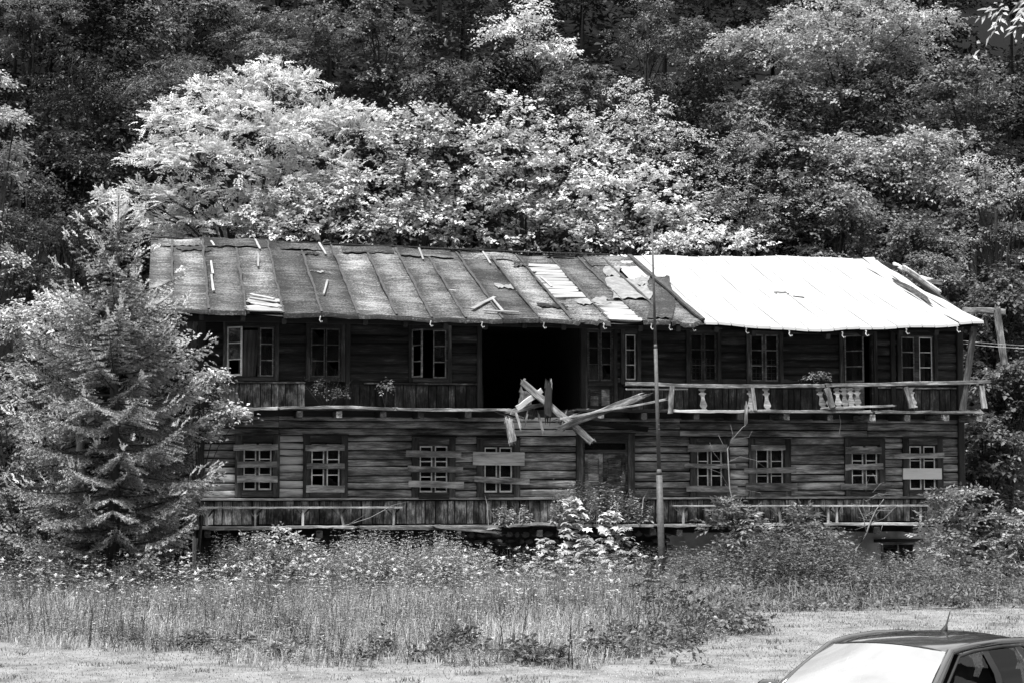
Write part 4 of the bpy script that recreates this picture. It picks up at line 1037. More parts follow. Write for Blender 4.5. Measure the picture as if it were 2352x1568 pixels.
tree(190, 220, 150, 110, 27, 'droop', 0.032, "nearly black tree with a bare forked twig at the upper left", n=13)
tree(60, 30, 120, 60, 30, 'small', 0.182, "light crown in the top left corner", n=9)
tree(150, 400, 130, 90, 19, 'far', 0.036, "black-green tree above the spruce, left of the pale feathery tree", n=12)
tree(60, 500, 110, 100, 13, 'small', .085, "dim leafy tree at the left edge behind the spruce", n=12)
tree(190, 560, 120, 90, 10, 'small', .06, "dark bush behind the tip of the spruce", "bush", "bush", n=11)
tree(6, 320, 50, 210, 3, 'small', 0.416, "bright leafy edge of a tree cut by the left border", n=10, depth=1.0, base=(-4.4, 3.2))
tree(1490, 100, 100, 110, 41, 'droop', 0.145, "feathery grey tree right of the bright crown at the top", n=12)
tree(1640, 120, 110, 120, 36, 'maple', 0.112, "dark layered maple left of the big light maple", n=12)
tree(1740, 250, 120, 90, 27, 'maple', 0.112, "dark maple above the slender small-leaved tree", n=12)
tree(1800, 330, 80, 70, 22, 'maple', 0.134, "small maple between the slender tree and the wide maple", n=8)
tree(2160, 560, 110, 80, 13, 'maple', 0.112, "dim maple low at the right, behind the end of the white roof", n=10)
# the rest of the hillside reads as one dark mass
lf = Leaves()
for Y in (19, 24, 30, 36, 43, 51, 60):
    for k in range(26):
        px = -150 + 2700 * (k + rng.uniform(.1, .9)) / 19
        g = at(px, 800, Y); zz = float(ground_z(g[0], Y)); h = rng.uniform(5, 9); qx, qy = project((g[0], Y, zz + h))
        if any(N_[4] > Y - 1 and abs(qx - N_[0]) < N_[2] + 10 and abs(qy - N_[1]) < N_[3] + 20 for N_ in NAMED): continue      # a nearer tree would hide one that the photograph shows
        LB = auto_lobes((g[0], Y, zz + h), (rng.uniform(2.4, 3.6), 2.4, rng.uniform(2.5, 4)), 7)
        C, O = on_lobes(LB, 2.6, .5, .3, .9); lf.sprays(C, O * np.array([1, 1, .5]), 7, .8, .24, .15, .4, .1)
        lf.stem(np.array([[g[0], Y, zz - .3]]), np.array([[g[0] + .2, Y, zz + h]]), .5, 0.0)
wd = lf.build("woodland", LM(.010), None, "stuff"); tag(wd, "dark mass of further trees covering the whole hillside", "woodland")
# undergrowth on the bank behind the house
lf = Leaves(); n = 7000
P = np.stack([rng.uniform(-6, 27, n), rng.uniform(9.7, 16, n), np.zeros(n)], 1); P[:, 2] = ground_z(P[:, 0], P[:, 1]) + rng.uniform(0, 1.6, n)
lf.sprays(P, rv(n) * np.array([1, 1, .3]) + np.array([0, -.4, .3]), 5, .5, .2, .14)
n = 8000; P = np.stack([rng.uniform(-22, 45, n), rng.uniform(15, 80, n), np.zeros(n)], 1); P[:, 2] = ground_z(P[:, 0], P[:, 1]) + rng.uniform(0, 1.4, n)
lf.sprays(P, rv(n) * np.array([1, 1, .3]) + np.array([0, -.4, .3]), 4, .9, .5, .3, tone=np.zeros(n))
tag(lf.build("undergrowth", LM(.016), None, "stuff"), "dim leafy undergrowth on the bank behind the house", "undergrowth")
# ================================================================ the spruce in front of the left corner
def spruce():
    sx, sy = X_(262, -3.0), -3.0
    H = Z_(265, 440, -3.0)
    t = empty("spruce_tree", (sx, sy, 0), "young spruce with upswept tips standing before the left corner of the house", "spruce")
    b = MB(); b.tube([(sx, sy, -.1), (sx + .02, sy, 2), (sx - .02, sy, 5), (sx + .02, sy, 7), (sx + .02, sy, H - .75), (sx + .02, sy, H)], [.15, .12, .08, .045, .022, .012], 7)
    seg = []      # p0, p1, thickness, tone
    def twig(p0, p1, tone, th=.03): seg.append((p0, p1, th, tone))
    U = np.array([0, 0, 1.0])
    def branch(z, az, L, pitch, curl, tone=0.0):
        h = np.array([math.cos(az), math.sin(az), 0]); s = np.array([-h[1], h[0], 0]); p0 = np.array([sx, sy, z])
        f = lambda u: p0 + h * L * u + U * (pitch * L * u + curl * L * u * u)
        n = max(3, int(L / .16)); pts = [f(k / n) for k in range(n + 1)]
        b.tube(pts[::2] if n > 4 else pts, [max(.005, .012 * L * (1 - .8 * k / max(1, len(pts[::2] if n > 4 else pts) - 1))) for k in range(len(pts[::2] if n > 4 else pts))], 4, False)
        for k in range(n):
            u = (k + 1) / n
            if u > .25: twig(pts[k], pts[k + 1], tone + (.5 if u > .88 else .1), .036)
        u = .28
        while u < .98:
            for sg in (-1, 1):
                l = L * (.48 * (1 - u) + .06) * rng.uniform(.7, 1.15); l = min(max(l, .09), .72)
                q = f(u); d = nrm(h * .75 + s * sg * rng.uniform(.6, .95) + U * (pitch * .4 - .22 + .5 * u * curl + rng.uniform(-.1, .1)))
                e = q + d * l - U * .12 * l; m = (q + e) / 2 + U * .03 * l
                twig(q, m, tone, .034); twig(m, e, tone + .3, .034)
                if l > .2:
                    v = .25
                    while v < .95:
                        for s2 in (-1, 1):
                            l2 = l * (.42 * (1 - v) + .1) * rng.uniform(.7, 1.2); d2 = nrm(d + np.cross(d, U) * s2 * .85 + U * rng.uniform(-.25, .15)); q2 = q + (e - q) * v
                            twig(q2, q2 + d2 * l2, tone + .15, .03)
                        v += .14 / max(l, .3)
            u += .12 / max(L, .5)
    # leader and its upright shoots
    for k in range(7): twig(np.array([sx + .02, sy, H - .85]), np.array([sx + .02, sy, H]), 1.0, .045)
    for k, (z, ln, p) in enumerate(((H - .12, .12, 1.2), (H - .22, .17, 1.0), (H - .33, .22, .8), (H - .45, .26, .75), (H - .55, .3, .7), (H - .68, .42, .75))):
        for j in range(4): a = k * 1.3 + j * 1.57; q = np.array([sx + .02, sy, z]); twig(q, q + np.array([math.cos(a), math.sin(a), p]) * ln, .95, .04)
    i = 0; z = H - .74
    while z > .2:
        u = (H - z) / H
        L = 2.05 * min(1, (u * 1.95) ** .68) * (1 - .2 * max(0, u - .85) / .15)
        az = i * 2.39996 + rng.uniform(-.3, .3); l = max(.3, L * rng.uniform(.62, 1.15))
        if u < .25: pitch, curl = rng.uniform(.05, .5), rng.uniform(.15, .45)
        elif u < .5: pitch, curl = rng.uniform(-.12, .3), rng.uniform(.2, .5)
        else: pitch, curl = rng.uniform(-.42, .05), rng.uniform(.12, .45)
        branch(z, az, l, pitch, curl, rng.uniform(0, .12))
        if rng.uniform() < .85:      # upright shoots at the tip
            h = np.array([math.cos(az), math.sin(az), 0]); e = np.array([sx, sy, z]) + h * l + U * (pitch + curl) * l
            for _ in range(5): q = e - h * l * rng.uniform(0, .25); twig(q, q + nrm(h * .7 + U * rng.uniform(.3, 1.1) + rv(1)[0] * .4) * rng.uniform(.12, .26), .9, .04)
        z -= (.07 if u < .25 else .05 if u < .5 else .046) * rng.uniform(.6, 1.4); i += 1
    b.build("trunk", M_BARK, t, True)
    A = np.array([s_[0] for s_ in seg]); B = np.array([s_[1] for s_ in seg]); th = np.array([s_[2] for s_ in seg]); tn = np.array([s_[3] for s_ in seg])
    ln = np.linalg.norm(B - A, axis=1); cnt = np.maximum(4, (ln * 120).astype(int)); idx = np.repeat(np.arange(len(seg)), cnt)
    u = rng.uniform(0, 1.02, len(idx)); ax = nrm(B - A)[idx]; P = A[idx] + (B - A)[idx] * u[:, None]
    rad = rv(len(idx)); rad = nrm(rad - ax * (rad * ax).sum(1, keepdims=True)); rad = nrm(rad + np.array([0, 0, .35]))
    D = nrm(ax * .75 + rad); n = len(idx); Ln = th[idx] * rng.uniform(.8, 1.35, n)
    V = np.stack([P - ax * .015, P + ax * .015, P + D * Ln[:, None]], 1).reshape(-1, 3)
    T = np.arange(3 * n).reshape(-1, 3); tone = np.repeat(np.clip(tn[idx] + rng.uniform(-.05, .15, n), 0, 1), 3)
    lf = Leaves(); lf.raw(V, T, tone)
    return lf.build("crown", mat_leaf("spruce needles", .38, .2, .03, 1.5), t), len(seg), n
print("spruce", spruce()[1:])

def bush(cx, cy, rx, ry, Y, kind, val, label, lobes=None, n=8, depth=None, dens=1.0, name="bush", cat="bush", trunk_r=.05, k=None):
    return tree(cx, cy, rx, ry, Y, kind, val, label, cat, name, lobes, n, depth, dens, trunk_r=trunk_r)
# pale bushes left of the house, behind the spruce
bush(110, 760, 130, 110, -.6, 'small', .42, "pale soft bush behind the left shoulder of the spruce", n=14)
bush(40, 960, 110, 130, -.8, 'small', .34, "light bush at the left edge, level with the balcony", n=12)
bush(330, 700, 70, 80, 3.5, 'small', .11, "dim bush in the gap under the left roof overhang", n=7)
bush(60, 1170, 130, 110, -1.5, 'small', .12, "shaded low bush at the left edge behind the spruce's lowest boughs", n=10)
bush(350, 1000, 90, 170, 2.5, 'small', .05, "dark bush squeezed between the spruce and the house wall", n=9)
# elder that reaches over the left end of the balcony
el = bush(430, 860, 70, 90, -1.9, 'small', .45, "bright-leaved elder reaching over the left end of the balcony", lobes=[
 (400, 800, 36, 30, 0), (420, 840, 46, 34, 0), (440, 890, 50, 34, -.1), (470, 920, 45, 24, -.1), (515, 955, 34, 14, -.2), (545, 960, 16, 8, -.2), (475, 885, 24, 16, -.2), (470, 1015, 16, 14, -.3), (480, 985, 14, 8, -.3), (400, 930, 36, 40, 0), (495, 870, 16, 8, -.2)], dens=1.25)

# ================================================================ plants along the wall
def shrub_parts(t, lf, val, stems, bark=M_BARK, name="foliage"):
    lf.build(name, LM(val), t)
    b = MB()
    for pts, r in stems: b.tube(pts, [r * (1 - .75 * k / (len(pts) - 1)) for k in range(len(pts))], 5)
    b.build("stem", bark, t, True)
# sunlit maple saplings before the front door
def sapling(px, py_top, py_bot, Y, label, n=9, spread=.5, val=.42, L=.2):
    top = np.array(at(px, py_top, Y)); base = np.array([top[0] + rng.uniform(-.15, .15), Y, 0.0])
    t = empty("maple_sapling", base, label, "sapling", "maple saplings before the front door")
    zb = Z_(px, py_bot, Y); lf = Leaves(); st = []
    mid = (top + base) / 2 + np.array([rng.uniform(-.1, .1), 0, 0]); st.append(([base, mid, top], .018))
    for k in range(n):
        u = k / (n - 1); z = zb + (top[2] - zb) * u; c = base + (top - base) * (z / top[2])
        for j in range(4):
            a = k * 1.1 + j * PI / 2; l = spread * (1 - u * .75) * rng.uniform(.6, 1.2); h = np.array([math.cos(a), math.sin(a), .15]); e = c + h * l
            st.append(([c, e], .006))
            q = np.stack([c + (e - c) * v + rv(1)[0] * .03 for v in (.45, .75, 1.0)])
            lf.broad(q, np.tile(h + np.array([0, 0, -.35]), (3, 1)) + rng.normal(size=(3, 3)) * .3, np.tile([0, -.25, 1.0], (3, 1)) + rng.normal(size=(3, 3)) * .25, L * rng.uniform(.75, 1.2, 3), L * 1.0, rng.uniform(.2, 1, 3))
    q = np.tile(top, (5, 1)) + rng.normal(size=(5, 3)) * .03
    lf.broad(q, rv(5) * np.array([1, 1, .3]), np.tile([0, -.4, 1.0], (5, 1)), L * .8, L * .75, rng.uniform(.5, 1, 5))
    shrub_parts(t, lf, val, st)
sapling(1312, 1150, 1300, -2.3, "tallest pale maple sapling, its top over the leaning stump", 10, .38)
sapling(1400, 1180, 1300, -2.2, "pale maple sapling beside the grey ball, right of the tallest one", 9, .35)
sapling(1252, 1240, 1320, -2.6, "spreading maple sapling at the left of the pale ones", 7, .5, .30, .17)
sapling(1345, 1240, 1330, -2.8, "leafy maple sapling low between the two pale ones", 7, .55, .28, .17)
sapling(1435, 1215, 1300, -2.3, "small maple sapling nearest to the flagpole", 6, .3, .32, .16)

def stalks(lf, P, h, nl, L, W, tone, lean=.12, droop=-.5, taper=.7):
    """upright weeds: opposite leaves on a stem, smaller towards the top"""
    n = len(P); h = np.broadcast_to(np.asarray(h, float), (n,)); D = rng.normal(size=(n, 3)) * lean; D[:, 2] = 1
    top = P + D * h[:, None]; lf.stem(P, top, .012, tone * .4)
    for k in range(nl):
        u = .12 + .88 * (k + rng.uniform(0, .5, n)) / nl; a = k * 1.57 + rng.uniform(0, 6.28, n) * 0 + rng.uniform(-.5, .5, n) + np.arange(n)
        for sg in (0, PI):
            h_ = np.stack([np.cos(a + sg), np.sin(a + sg), droop + .5 * u], 1); q = P + (top - P) * u[:, None]; sc = (1 - taper * u) * rng.uniform(.7, 1.25, n)
            lf.leaf(q, h_ + rng.normal(size=(n, 3)) * .2, np.tile([0, 0, 1.0], (n, 1)) + h_ * .3 + rng.normal(size=(n, 3)) * .25, L * sc, W * sc, np.clip(tone + rng.uniform(-.25, .25, n), 0, 1))
def patch(px0, px1, Y0, Y1, n): 
    Y = rng.uniform(Y0, Y1, n); px = rng.uniform(px0, px1, n); X = np.array([X_(a, y) for a, y in zip(px, Y)])
    return np.stack([X, Y, np.zeros(n)], 1)
lf = Leaves()
for a, c, n, h in ((505, 640, 150, 1.25), (640, 790, 150, 1.05), (790, 900, 160, 1.25), (900, 1060, 190, 1.2), (1040, 1130, 60, 1.0), (520, 1060, 160, .9)):
    P = patch(a, c, -3.4, -1.5, int(n * 1.5)); n = len(P); stalks(lf, P, h * rng.uniform(.65, 1.15, n), 12, .14, .055, rng.uniform(0, 1, n))
tag(lf.build("nettles", LM(.30), None, "stuff"), "tall nettles crowding the foot of the wall", "nettles")
bush(640, 1262, 80, 55, -3.0, 'small', .30, "light broad-leaved weed bush under the left bench", lobes=[(600, 1262, 34, 24, 0), (650, 1240, 40, 26, 0), (690, 1268, 36, 26, 0), (560, 1290, 36, 24, 0), (640, 1300, 50, 26, -.2)], name="weed_bush")   # gooseberry-like
# thicket on the veranda by the door
t = empty("thicket", (X_(1370, -.9), -.9, Z_DECK), "leafy thicket growing on the veranda in front of the front door", "thicket")
lf = Leaves()
for a, c, n, h, Y0, Y1 in ((1265, 1300, 8, .8, -1, -.4), (1290, 1400, 60, 1.0, -1.0, -.3), (1400, 1490, 48, .8, -1.0, -.3), (1140, 1220, 18, .45, -1, -.4), (1380, 1450, 6, 1.25, -.8, -.4)):
    P = patch(a, c, Y0, Y1, n); P[:, 2] = Z_DECK; stalks(lf, P, h * rng.uniform(.55, 1.1, n), 10, .15, .07, rng.uniform(0, 1, n), .16, -.25, .5)
lf.build("foliage", LM(.25), t)
lf = Leaves()
P = patch(1120, 1480, -1, -.4, 40); P[:, 2] = Z_DECK; lf.blade(P, nrm(rng.normal(size=(40, 3)) * [1, 1, 0]), rng.uniform(.4, 1.1, 40), .012, rng.uniform(.1, .6, 40), rng.uniform(.6, 1, 40))
lf.build("dry_stalks", LM(.3), t, "stuff")
# shrub on the balcony and small plants on the planks
t = empty("balcony_bush", (X_(750, -.8), -.8, Z_BALC), "dark twiggy bush growing on the balcony below the second upper window", "bush")
LB = [(at(750, 895, -.8), np.array([.42, .3, .26])), (at(720, 890, -.8), np.array([.22, .2, .2])), (at(775, 910, -.85), np.array([.3, .2, .15]))]
C, O = on_lobes(LB, 60, 1, .4, .12); lf = Leaves(); lf.sprays(C, O, 5, .16, .05, .035)
shrub_parts(t, lf, .10, [([(X_(750, -.8) + dx * .1, -.8, Z_BALC), np.array(at(750 + 60 * dx, 870, -.8))], .012) for dx in (-1, -.5, 0, .5, 1)] + [([np.array(at(760, 925, -.8)), np.array(at(772, 840, -.75))], .008), ([np.array(at(740, 925, -.8)), np.array(at(728, 845, -.75))], .008)])
for px, py, w, h, Yp, val, label in ((885, 893, .16, .22, -.9, .22, "small leafy shoot on the balcony edge left of the big opening"), (1878, 868, .26, .12, -1.05, .22, "pale leafy tuft growing on the balcony rail")):
    c = at(px, py, Yp); t = empty("balcony_plant", (c[0], Yp, Z_BALC), label, "plant")
    C, O = on_lobes([(c, np.array([w, .15, h]))], 55, 1, .4, .1); lf = Leaves(); lf.sprays(C, O, 5, .14, .07, .045)
    shrub_parts(t, lf, val, [([(c[0], Yp, Z_BALC), np.array(c) + [.05, 0, h * .7]], .012), ([(c[0], Yp, Z_BALC), np.array(c) + [-.12, 0, h * .4]], .01)])
# elder below the bare sapling, weeds and shrubs along the right half of the wall
def pinnate_bush(cx, cy, rx, ry, Y, val, label, lobes, name="elder_bush", L=.34, ll=.15, lw=.07, dens=46):
    c = at(cx, cy, Y); t = empty(name, (c[0], Y, 0), label, "bush"); sc = F_PX / ((c - CAM) @ c_d)
    LB = [(at(a, e, Y + dy), np.array([f / sc, f / sc * .8, g / sc])) for a, e, f, g, dy in lobes]
    C, O = on_lobes(LB, dens, .8, .35, .3); lf = Leaves(); lf.fronds(C, O, L, 3, ll, lw); lf.build("foliage", LM(val), t)
    limbs((c[0], Y, -.1), LB, .04, M_BARK, t, "stem")
pinnate_bush(1690, 1260, 80, 110, -2.2, .18, "elder with large drooping leaves under the bare sapling", [(1665, 1175, 26, 20, 0), (1700, 1205, 46, 26, 0), (1650, 1215, 30, 22, .1), (1700, 1260, 66, 40, 0), (1745, 1240, 36, 24, 0), (1680, 1320, 70, 40, -.2), (1620, 1340, 40, 30, -.2)])
pinnate_bush(1852, 1230, 60, 60, -2.4, .15, "elder right of the bare sapling, before the plaster wall", [(1842, 1190, 20, 14, 0), (1850, 1225, 44, 28, 0), (1800, 1260, 40, 30, 0), (1890, 1265, 46, 34, 0), (1850, 1300, 60, 40, -.2)])
pinnate_bush(2230, 1230, 120, 130, -2.2, .2, "big spreading shrub covering the right foot of the house", [(2170, 1150, 44, 22, 0), (2240, 1150, 46, 24, 0), (2180, 1200, 64, 30, 0), (2270, 1200, 56, 34, 0), (2310, 1240, 40, 40, .2), (2200, 1260, 70, 40, -.1), (2250, 1320, 80, 50, -.2), (2300, 1310, 50, 50, 0), (2140, 1230, 40, 30, 0), (2150, 1290, 60, 44, -.4), (2110, 1330, 50, 30, -.6), (2200, 1330, 70, 44, -.6)], "spreading_shrub", .3, .12, .06)
pinnate_bush(2330, 1290, 60, 60, -1.0, .36, "bright shrub at the right border beside the big spreading one", [(2335, 1250, 36, 30, 0), (2345, 1310, 36, 36, 0), (2360, 1200, 30, 26, 0)], "bright_shrub", .26, .1, .05)
pinnate_bush(1540, 1400, 100, 90, -11.5, .07, "dark shrub at the foot of the flagpole", [(1490, 1355, 44, 40, 0.6), (1545, 1350, 56, 44, .6), (1600, 1390, 50, 44, .4), (1510, 1410, 56, 40, 0), (1580, 1430, 60, 40, -.2), (1610, 1460, 40, 26, -.4), (1520, 1460, 50, 30, -.6)], "dark_shrub", .22, .09, .045, 34)
lf = Leaves()
for a, c, n, h, Y0, Y1 in ((1600, 1700, 90, .9, -5, -2.6), (1700, 1960, 380, 1.3, -5.5, -2.4), (1940, 2120, 210, .85, -6.5, -2.2), (2100, 2300, 150, .7, -7.2, -3), (1740, 1920, 160, 1.6, -4, -2.2), (1540, 1640, 90, .95, -5, -2.6)):
    P = patch(a, c, Y0, Y1, n); stalks(lf, P, h * rng.uniform(.5, 1.1, n), 10, .15, .07, rng.uniform(0, 1, n), .18, -.3, .55)
tag(lf.build("weeds", LM(.125), None, "stuff"), "tangled dark weeds along the right half of the wall", "weeds")
lf = Leaves(); P = patch(1630, 2400, -9.2, -4.5, 1700); P[:, 2] = .05 + .35 * np.clip(np.sin(P[:, 0] * 2.1) * np.sin(P[:, 1] * 1.7 + P[:, 0]), 0, 1) * rng.uniform(.3, 1, len(P))
lf.sprays(P, rv(len(P)) * [1, 1, .2] + np.array([0, -.4, .6]), 6, .32, .10, .06, jit=.4)
P = patch(1640, 2400, -9.3, -5, 900); lf.blade(P, nrm(rng.normal(size=(900, 3)) * [1, 1, 0]), rng.uniform(.2, .7, 900), .01, rng.uniform(.3, 1.3, 900), 1.0)
tag(lf.build("brambles", LM(.10), None, "stuff"), "low dark brambles along the edge of the lawn at the right", "brambles")
lf = Leaves()
EDGE_R = [(-.2, -14.6), (1.35, -16.6), (3.5, -17.4), (6.2, -17.4), (7.6, -15.9), (8.6, -13.6), (9.2, -11.4)]
gx, gy = np.array(EDGE_R).T
for k in range(70):
    u = rng.uniform(0, len(gx) - 1.001); i = int(u); f = u - i; x = gx[i] + (gx[i + 1] - gx[i]) * f + rng.normal() * .35; y = gy[i] + (gy[i + 1] - gy[i]) * f + rng.normal() * .45 + .45 * math.sin(x * 1.9) + rng.uniform(0, 1.6); r = rng.uniform(.06, .32) * (.5 + .5 * min(1, max(0, x - .5) / 3))
    C, O = on_lobes([(np.array([x, y, r * .45]), np.array([r * 1.3, r * 1.1, r * .9]))], 60, .9, .35, .12); lf.sprays(C, O, 4, .16, rng.uniform(.06, .15), .06, jit=.4)
tag(lf.build("edge_weeds", LM(.105), None, "stuff"), "dark leafy weeds mounded along the meadow's front edge", "weeds")
def bare(name, label, stems, mat, cat):
    b = MB()
    for pts, r in stems: b.tube([np.array(at(*q)) for q in pts], [r * (1 - .7 * k / (len(pts) - 1)) for k in range(len(pts))], 5)
    o = b.build(name, mat, None, True); return tag(o, label, cat)
bare("bare_sapling", "thin leafless sapling before the first window right of the door", [
 ([(1690, 1362, -2.1), (1692, 1190, -2), (1676, 1120, -1.9), (1671, 1030, -1.8), (1682, 1008, -1.8), (1706, 980, -1.7), (1713, 976, -1.7)], .022), ([(1671, 1040, -1.8), (1650, 998, -1.8)], .009), ([(1673, 1060, -1.8), (1700, 1048, -1.7), (1735, 1056, -1.7), (1760, 1075, -1.7)], .008),
 ([(1672, 1030, -1.8), (1684, 1000, -1.8), (1678, 975, -1.8)], .007), ([(1674, 1080, -1.8), (1640, 1040, -1.8), (1630, 1015, -1.8)], .007), ([(1680, 1010, -1.8), (1720, 1003, -1.8), (1728, 988, -1.8)], .006), ([(1676, 1120, -1.9), (1655, 1085, -1.9), (1620, 1072, -1.9)], .006),
 ([(1675, 1030, -1.8), (1700, 1028, -1.8), (1730, 1055, -1.8)], .006), ([(1698, 1215, -2), (1700, 1150, -2), (1712, 1124, -1.9), (1745, 1130, -1.9), (1756, 1144, -1.9)], .008), ([(1676, 1128, -1.9), (1665, 1110, -1.9)], .005)], M_BARK_PALE, "sapling")
st = [([(2058 - 95, 1340, -1.9), (1966, 1260, -1.7), (1990, 1225, -1.7), (2000, 1195, -1.6), (2012, 1170, -1.6), (2030, 1145, -1.5)], .03), ([(1990, 1225, -1.7), (1984, 1190, -1.7), (1970, 1160, -1.6), (1955, 1155, -1.6)], .012), ([(2000, 1200, -1.6), (2030, 1190, -1.5), (2050, 1170, -1.5)], .012)]
for k in range(26):
    a = (rng.uniform(1985, 2030), rng.uniform(1120, 1215)); e = (a[0] + rng.uniform(-50, 60), a[1] + rng.uniform(-45, 30)); m = ((a[0] + e[0]) / 2 + rng.uniform(-12, 12), (a[1] + e[1]) / 2 + rng.uniform(-10, 10))
    st.append(([(*a, -1.6), (*m, -1.6), (*e, -1.55)], .008))
bare("dead_bush", "tangle of pale dead twigs before the third boarded window from the right corner", st, M_BARK_PALE, "bush")
bare("bent_twig", "long bent twig leaning on the left bench end", [([(985, 1212, -1.0), (1050, 1195, -.9), (1140, 1165, -.7)], .012)], M_BARK_PALE, "twig") if False else None
bare("fallen_branch", "thin bent branch lying against the left bench's right end", [([(750, 1212, -1.05), (800, 1204, -.95), (850, 1188, -.8), (900, 1160, -.62), (940, 1150, -.5)], .014), ([(850, 1188, -.8), (880, 1172, -.75), (905, 1168, -.7)], .008), ([(800, 1204, -.95), (840, 1180, -.9)], .007)], M_BARK_PALE, "branch")

# ================================================================ meadow and lawn
EDGE = [(-9, -12.6), (-2.3, -13.2), (-.4, -14.9), (1.35, -17.0), (3.5, -17.9), (6.2, -17.9), (7.6, -16.2), (8.8, -13.6), (9.4, -11), (10.4, -9.2), (14, -9.4), (18, -9.6), (26, -9.6)]
ex, ey = np.array(EDGE).T
def meadow_pts(n, x0=-8, x1=11.5, pw=1.0):
    X = rng.uniform(x0, x1, n); f = np.interp(X, ex, ey) + .4 * np.sin(X * 1.9 + 1) + .25 * np.sin(X * 4.3) + .3 * np.abs(rng.normal(size=n)); Y = f + (-1.6 - f) * rng.uniform(0, 1, n) ** pw
    return np.stack([X, Y, np.zeros(n)], 1), Y - f
lf = Leaves(); n = 85000
P, dF = meadow_pts(n, pw=1.1); h = (.10 + .26 * np.clip(dF / 3.0, 0, 1)) * rng.uniform(.5, 1.35, n)
clump = .5 + .5 * np.sin(P[:, 0] * 1.9 + np.sin(P[:, 1] * 1.3) * 2) * np.sin(P[:, 1] * 2.3 + P[:, 0]); h *= .5 + .8 * clump
lf.blade(P, nrm(rng.normal(size=(n, 3)) * [1, 1, 0]), h, .008, rng.uniform(.2, 1.2, n), np.clip(rng.uniform(0, 1, n) * .35 + clump * .65, 0, 1))
tag(lf.build("meadow_grass", LM(.28), None, "stuff"), "long pale grass of the unmown meadow", "grass")
lf = Leaves()
P, dF = meadow_pts(9500); q = (np.sin(P[:, 0] * 1.7 + 1.3 * np.sin(P[:, 1] * .9)) * np.sin(P[:, 1] * 1.6 + .8 * P[:, 0]) + rng.normal(size=len(P)) * .5) > -.35; P, dF = P[q], dF[q]; n = len(P); stalks(lf, P, (.2 + .55 * np.clip(dF / 6, 0, 1)) * rng.uniform(.4, 1.5, n), 7, .085, .03, rng.uniform(0, 1, n), .2, -.1, .5)
tag(lf.build("meadow_herbs", LM(.22), None, "stuff"), "leafy herbs growing through the meadow grass", "herbs")
lf = Leaves(); P, dF = meadow_pts(420, x0=-6, x1=9.5); n = len(P); h = rng.uniform(.5, 1.0, n); top = P + np.stack([rng.normal(size=n) * .12, rng.normal(size=n) * .12, h], 1); lf.stem(P, top, .016, .0)
for k in range(5):
    q = P + (top - P) * rng.uniform(.35, .95, n)[:, None]; lf.stem(q, q + np.stack([rng.normal(size=n) * .12, rng.normal(size=n) * .12, rng.uniform(.08, .25, n)], 1), .009, .0)
for k in range(46):
    c, _ = meadow_pts(1, x0=-5, x1=9); m = 26; P = c + np.stack([rng.normal(size=m) * .22, rng.normal(size=m) * .2, 0 * np.zeros(m)], 1); stalks(lf, P, rng.uniform(.3, .75) * rng.uniform(.6, 1.2, m), 8, .09, .035, rng.uniform(0, 1, m), .25)
tag(lf.build("dock_stems", LM(.09), None, "stuff"), "dark branching stems and darker herb clumps in the meadow", "weeds")
# white flower heads
lf = Leaves(); n = 1300
P, dF = meadow_pts(n, x1=9.5, pw=.8); h = (.32 + .35 * np.clip(dF / 5, 0, 1)) * rng.uniform(.75, 1.25, n); keep = (np.sin(P[:, 0] * 1.3 + 1) + np.sin(P[:, 1] * 1.1 + P[:, 0] * .6) + rng.normal(size=n) * .8) > -.2
P, h = P[keep], h[keep]; n = len(P); top = P + np.stack([rng.normal(size=n) * .04, rng.normal(size=n) * .04, h], 1)
lf.stem(P, top, .008, .0)
for k in range(5):
    a = 2 * PI * k / 5 + rng.uniform(0, 1, n); D = np.stack([np.cos(a), np.sin(a), rng.uniform(-.1, .3, n)], 1)
    lf.leaf(top, D, np.tile([0, -.2, 1.0], (n, 1)), rng.uniform(.015, .028, n), .02, 1.0)
tag(lf.build("wildflowers", LM(.42), None, "stuff"), "small white wildflowers scattered through the meadow", "wildflowers")
# taller columbine-like seed heads
lf = Leaves(); n = 260
P, dF = meadow_pts(n, x0=-4, x1=9.3, pw=.7); keep = dF > 3; P = P[keep]; n = len(P); h = rng.uniform(.65, 1.0, n); top = P + np.stack([rng.normal(size=n) * .05, rng.normal(size=n) * .05, h], 1)
lf.stem(P, top, .014, .2)
for k in range(6):
    a = 2 * PI * k / 6 + rng.uniform(0, 1, n); D = np.stack([np.cos(a) * .6, np.sin(a) * .6, rng.uniform(.2, 1.0, n)], 1)
    lf.leaf(top, D, np.stack([-np.cos(a), -np.sin(a), np.ones(n)], 1), rng.uniform(.06, .1, n), .04, 1.0)
    q = P + (top - P) * rng.uniform(.5, .9, n)[:, None]; lf.leaf(q, D * [1, 1, .3], np.tile([0, 0, 1.0], (n, 1)), .09, .035, .8)
tag(lf.build("seed_heads", LM(.36), None, "stuff"), "taller pale flower and seed heads standing above the meadow", "flowers")
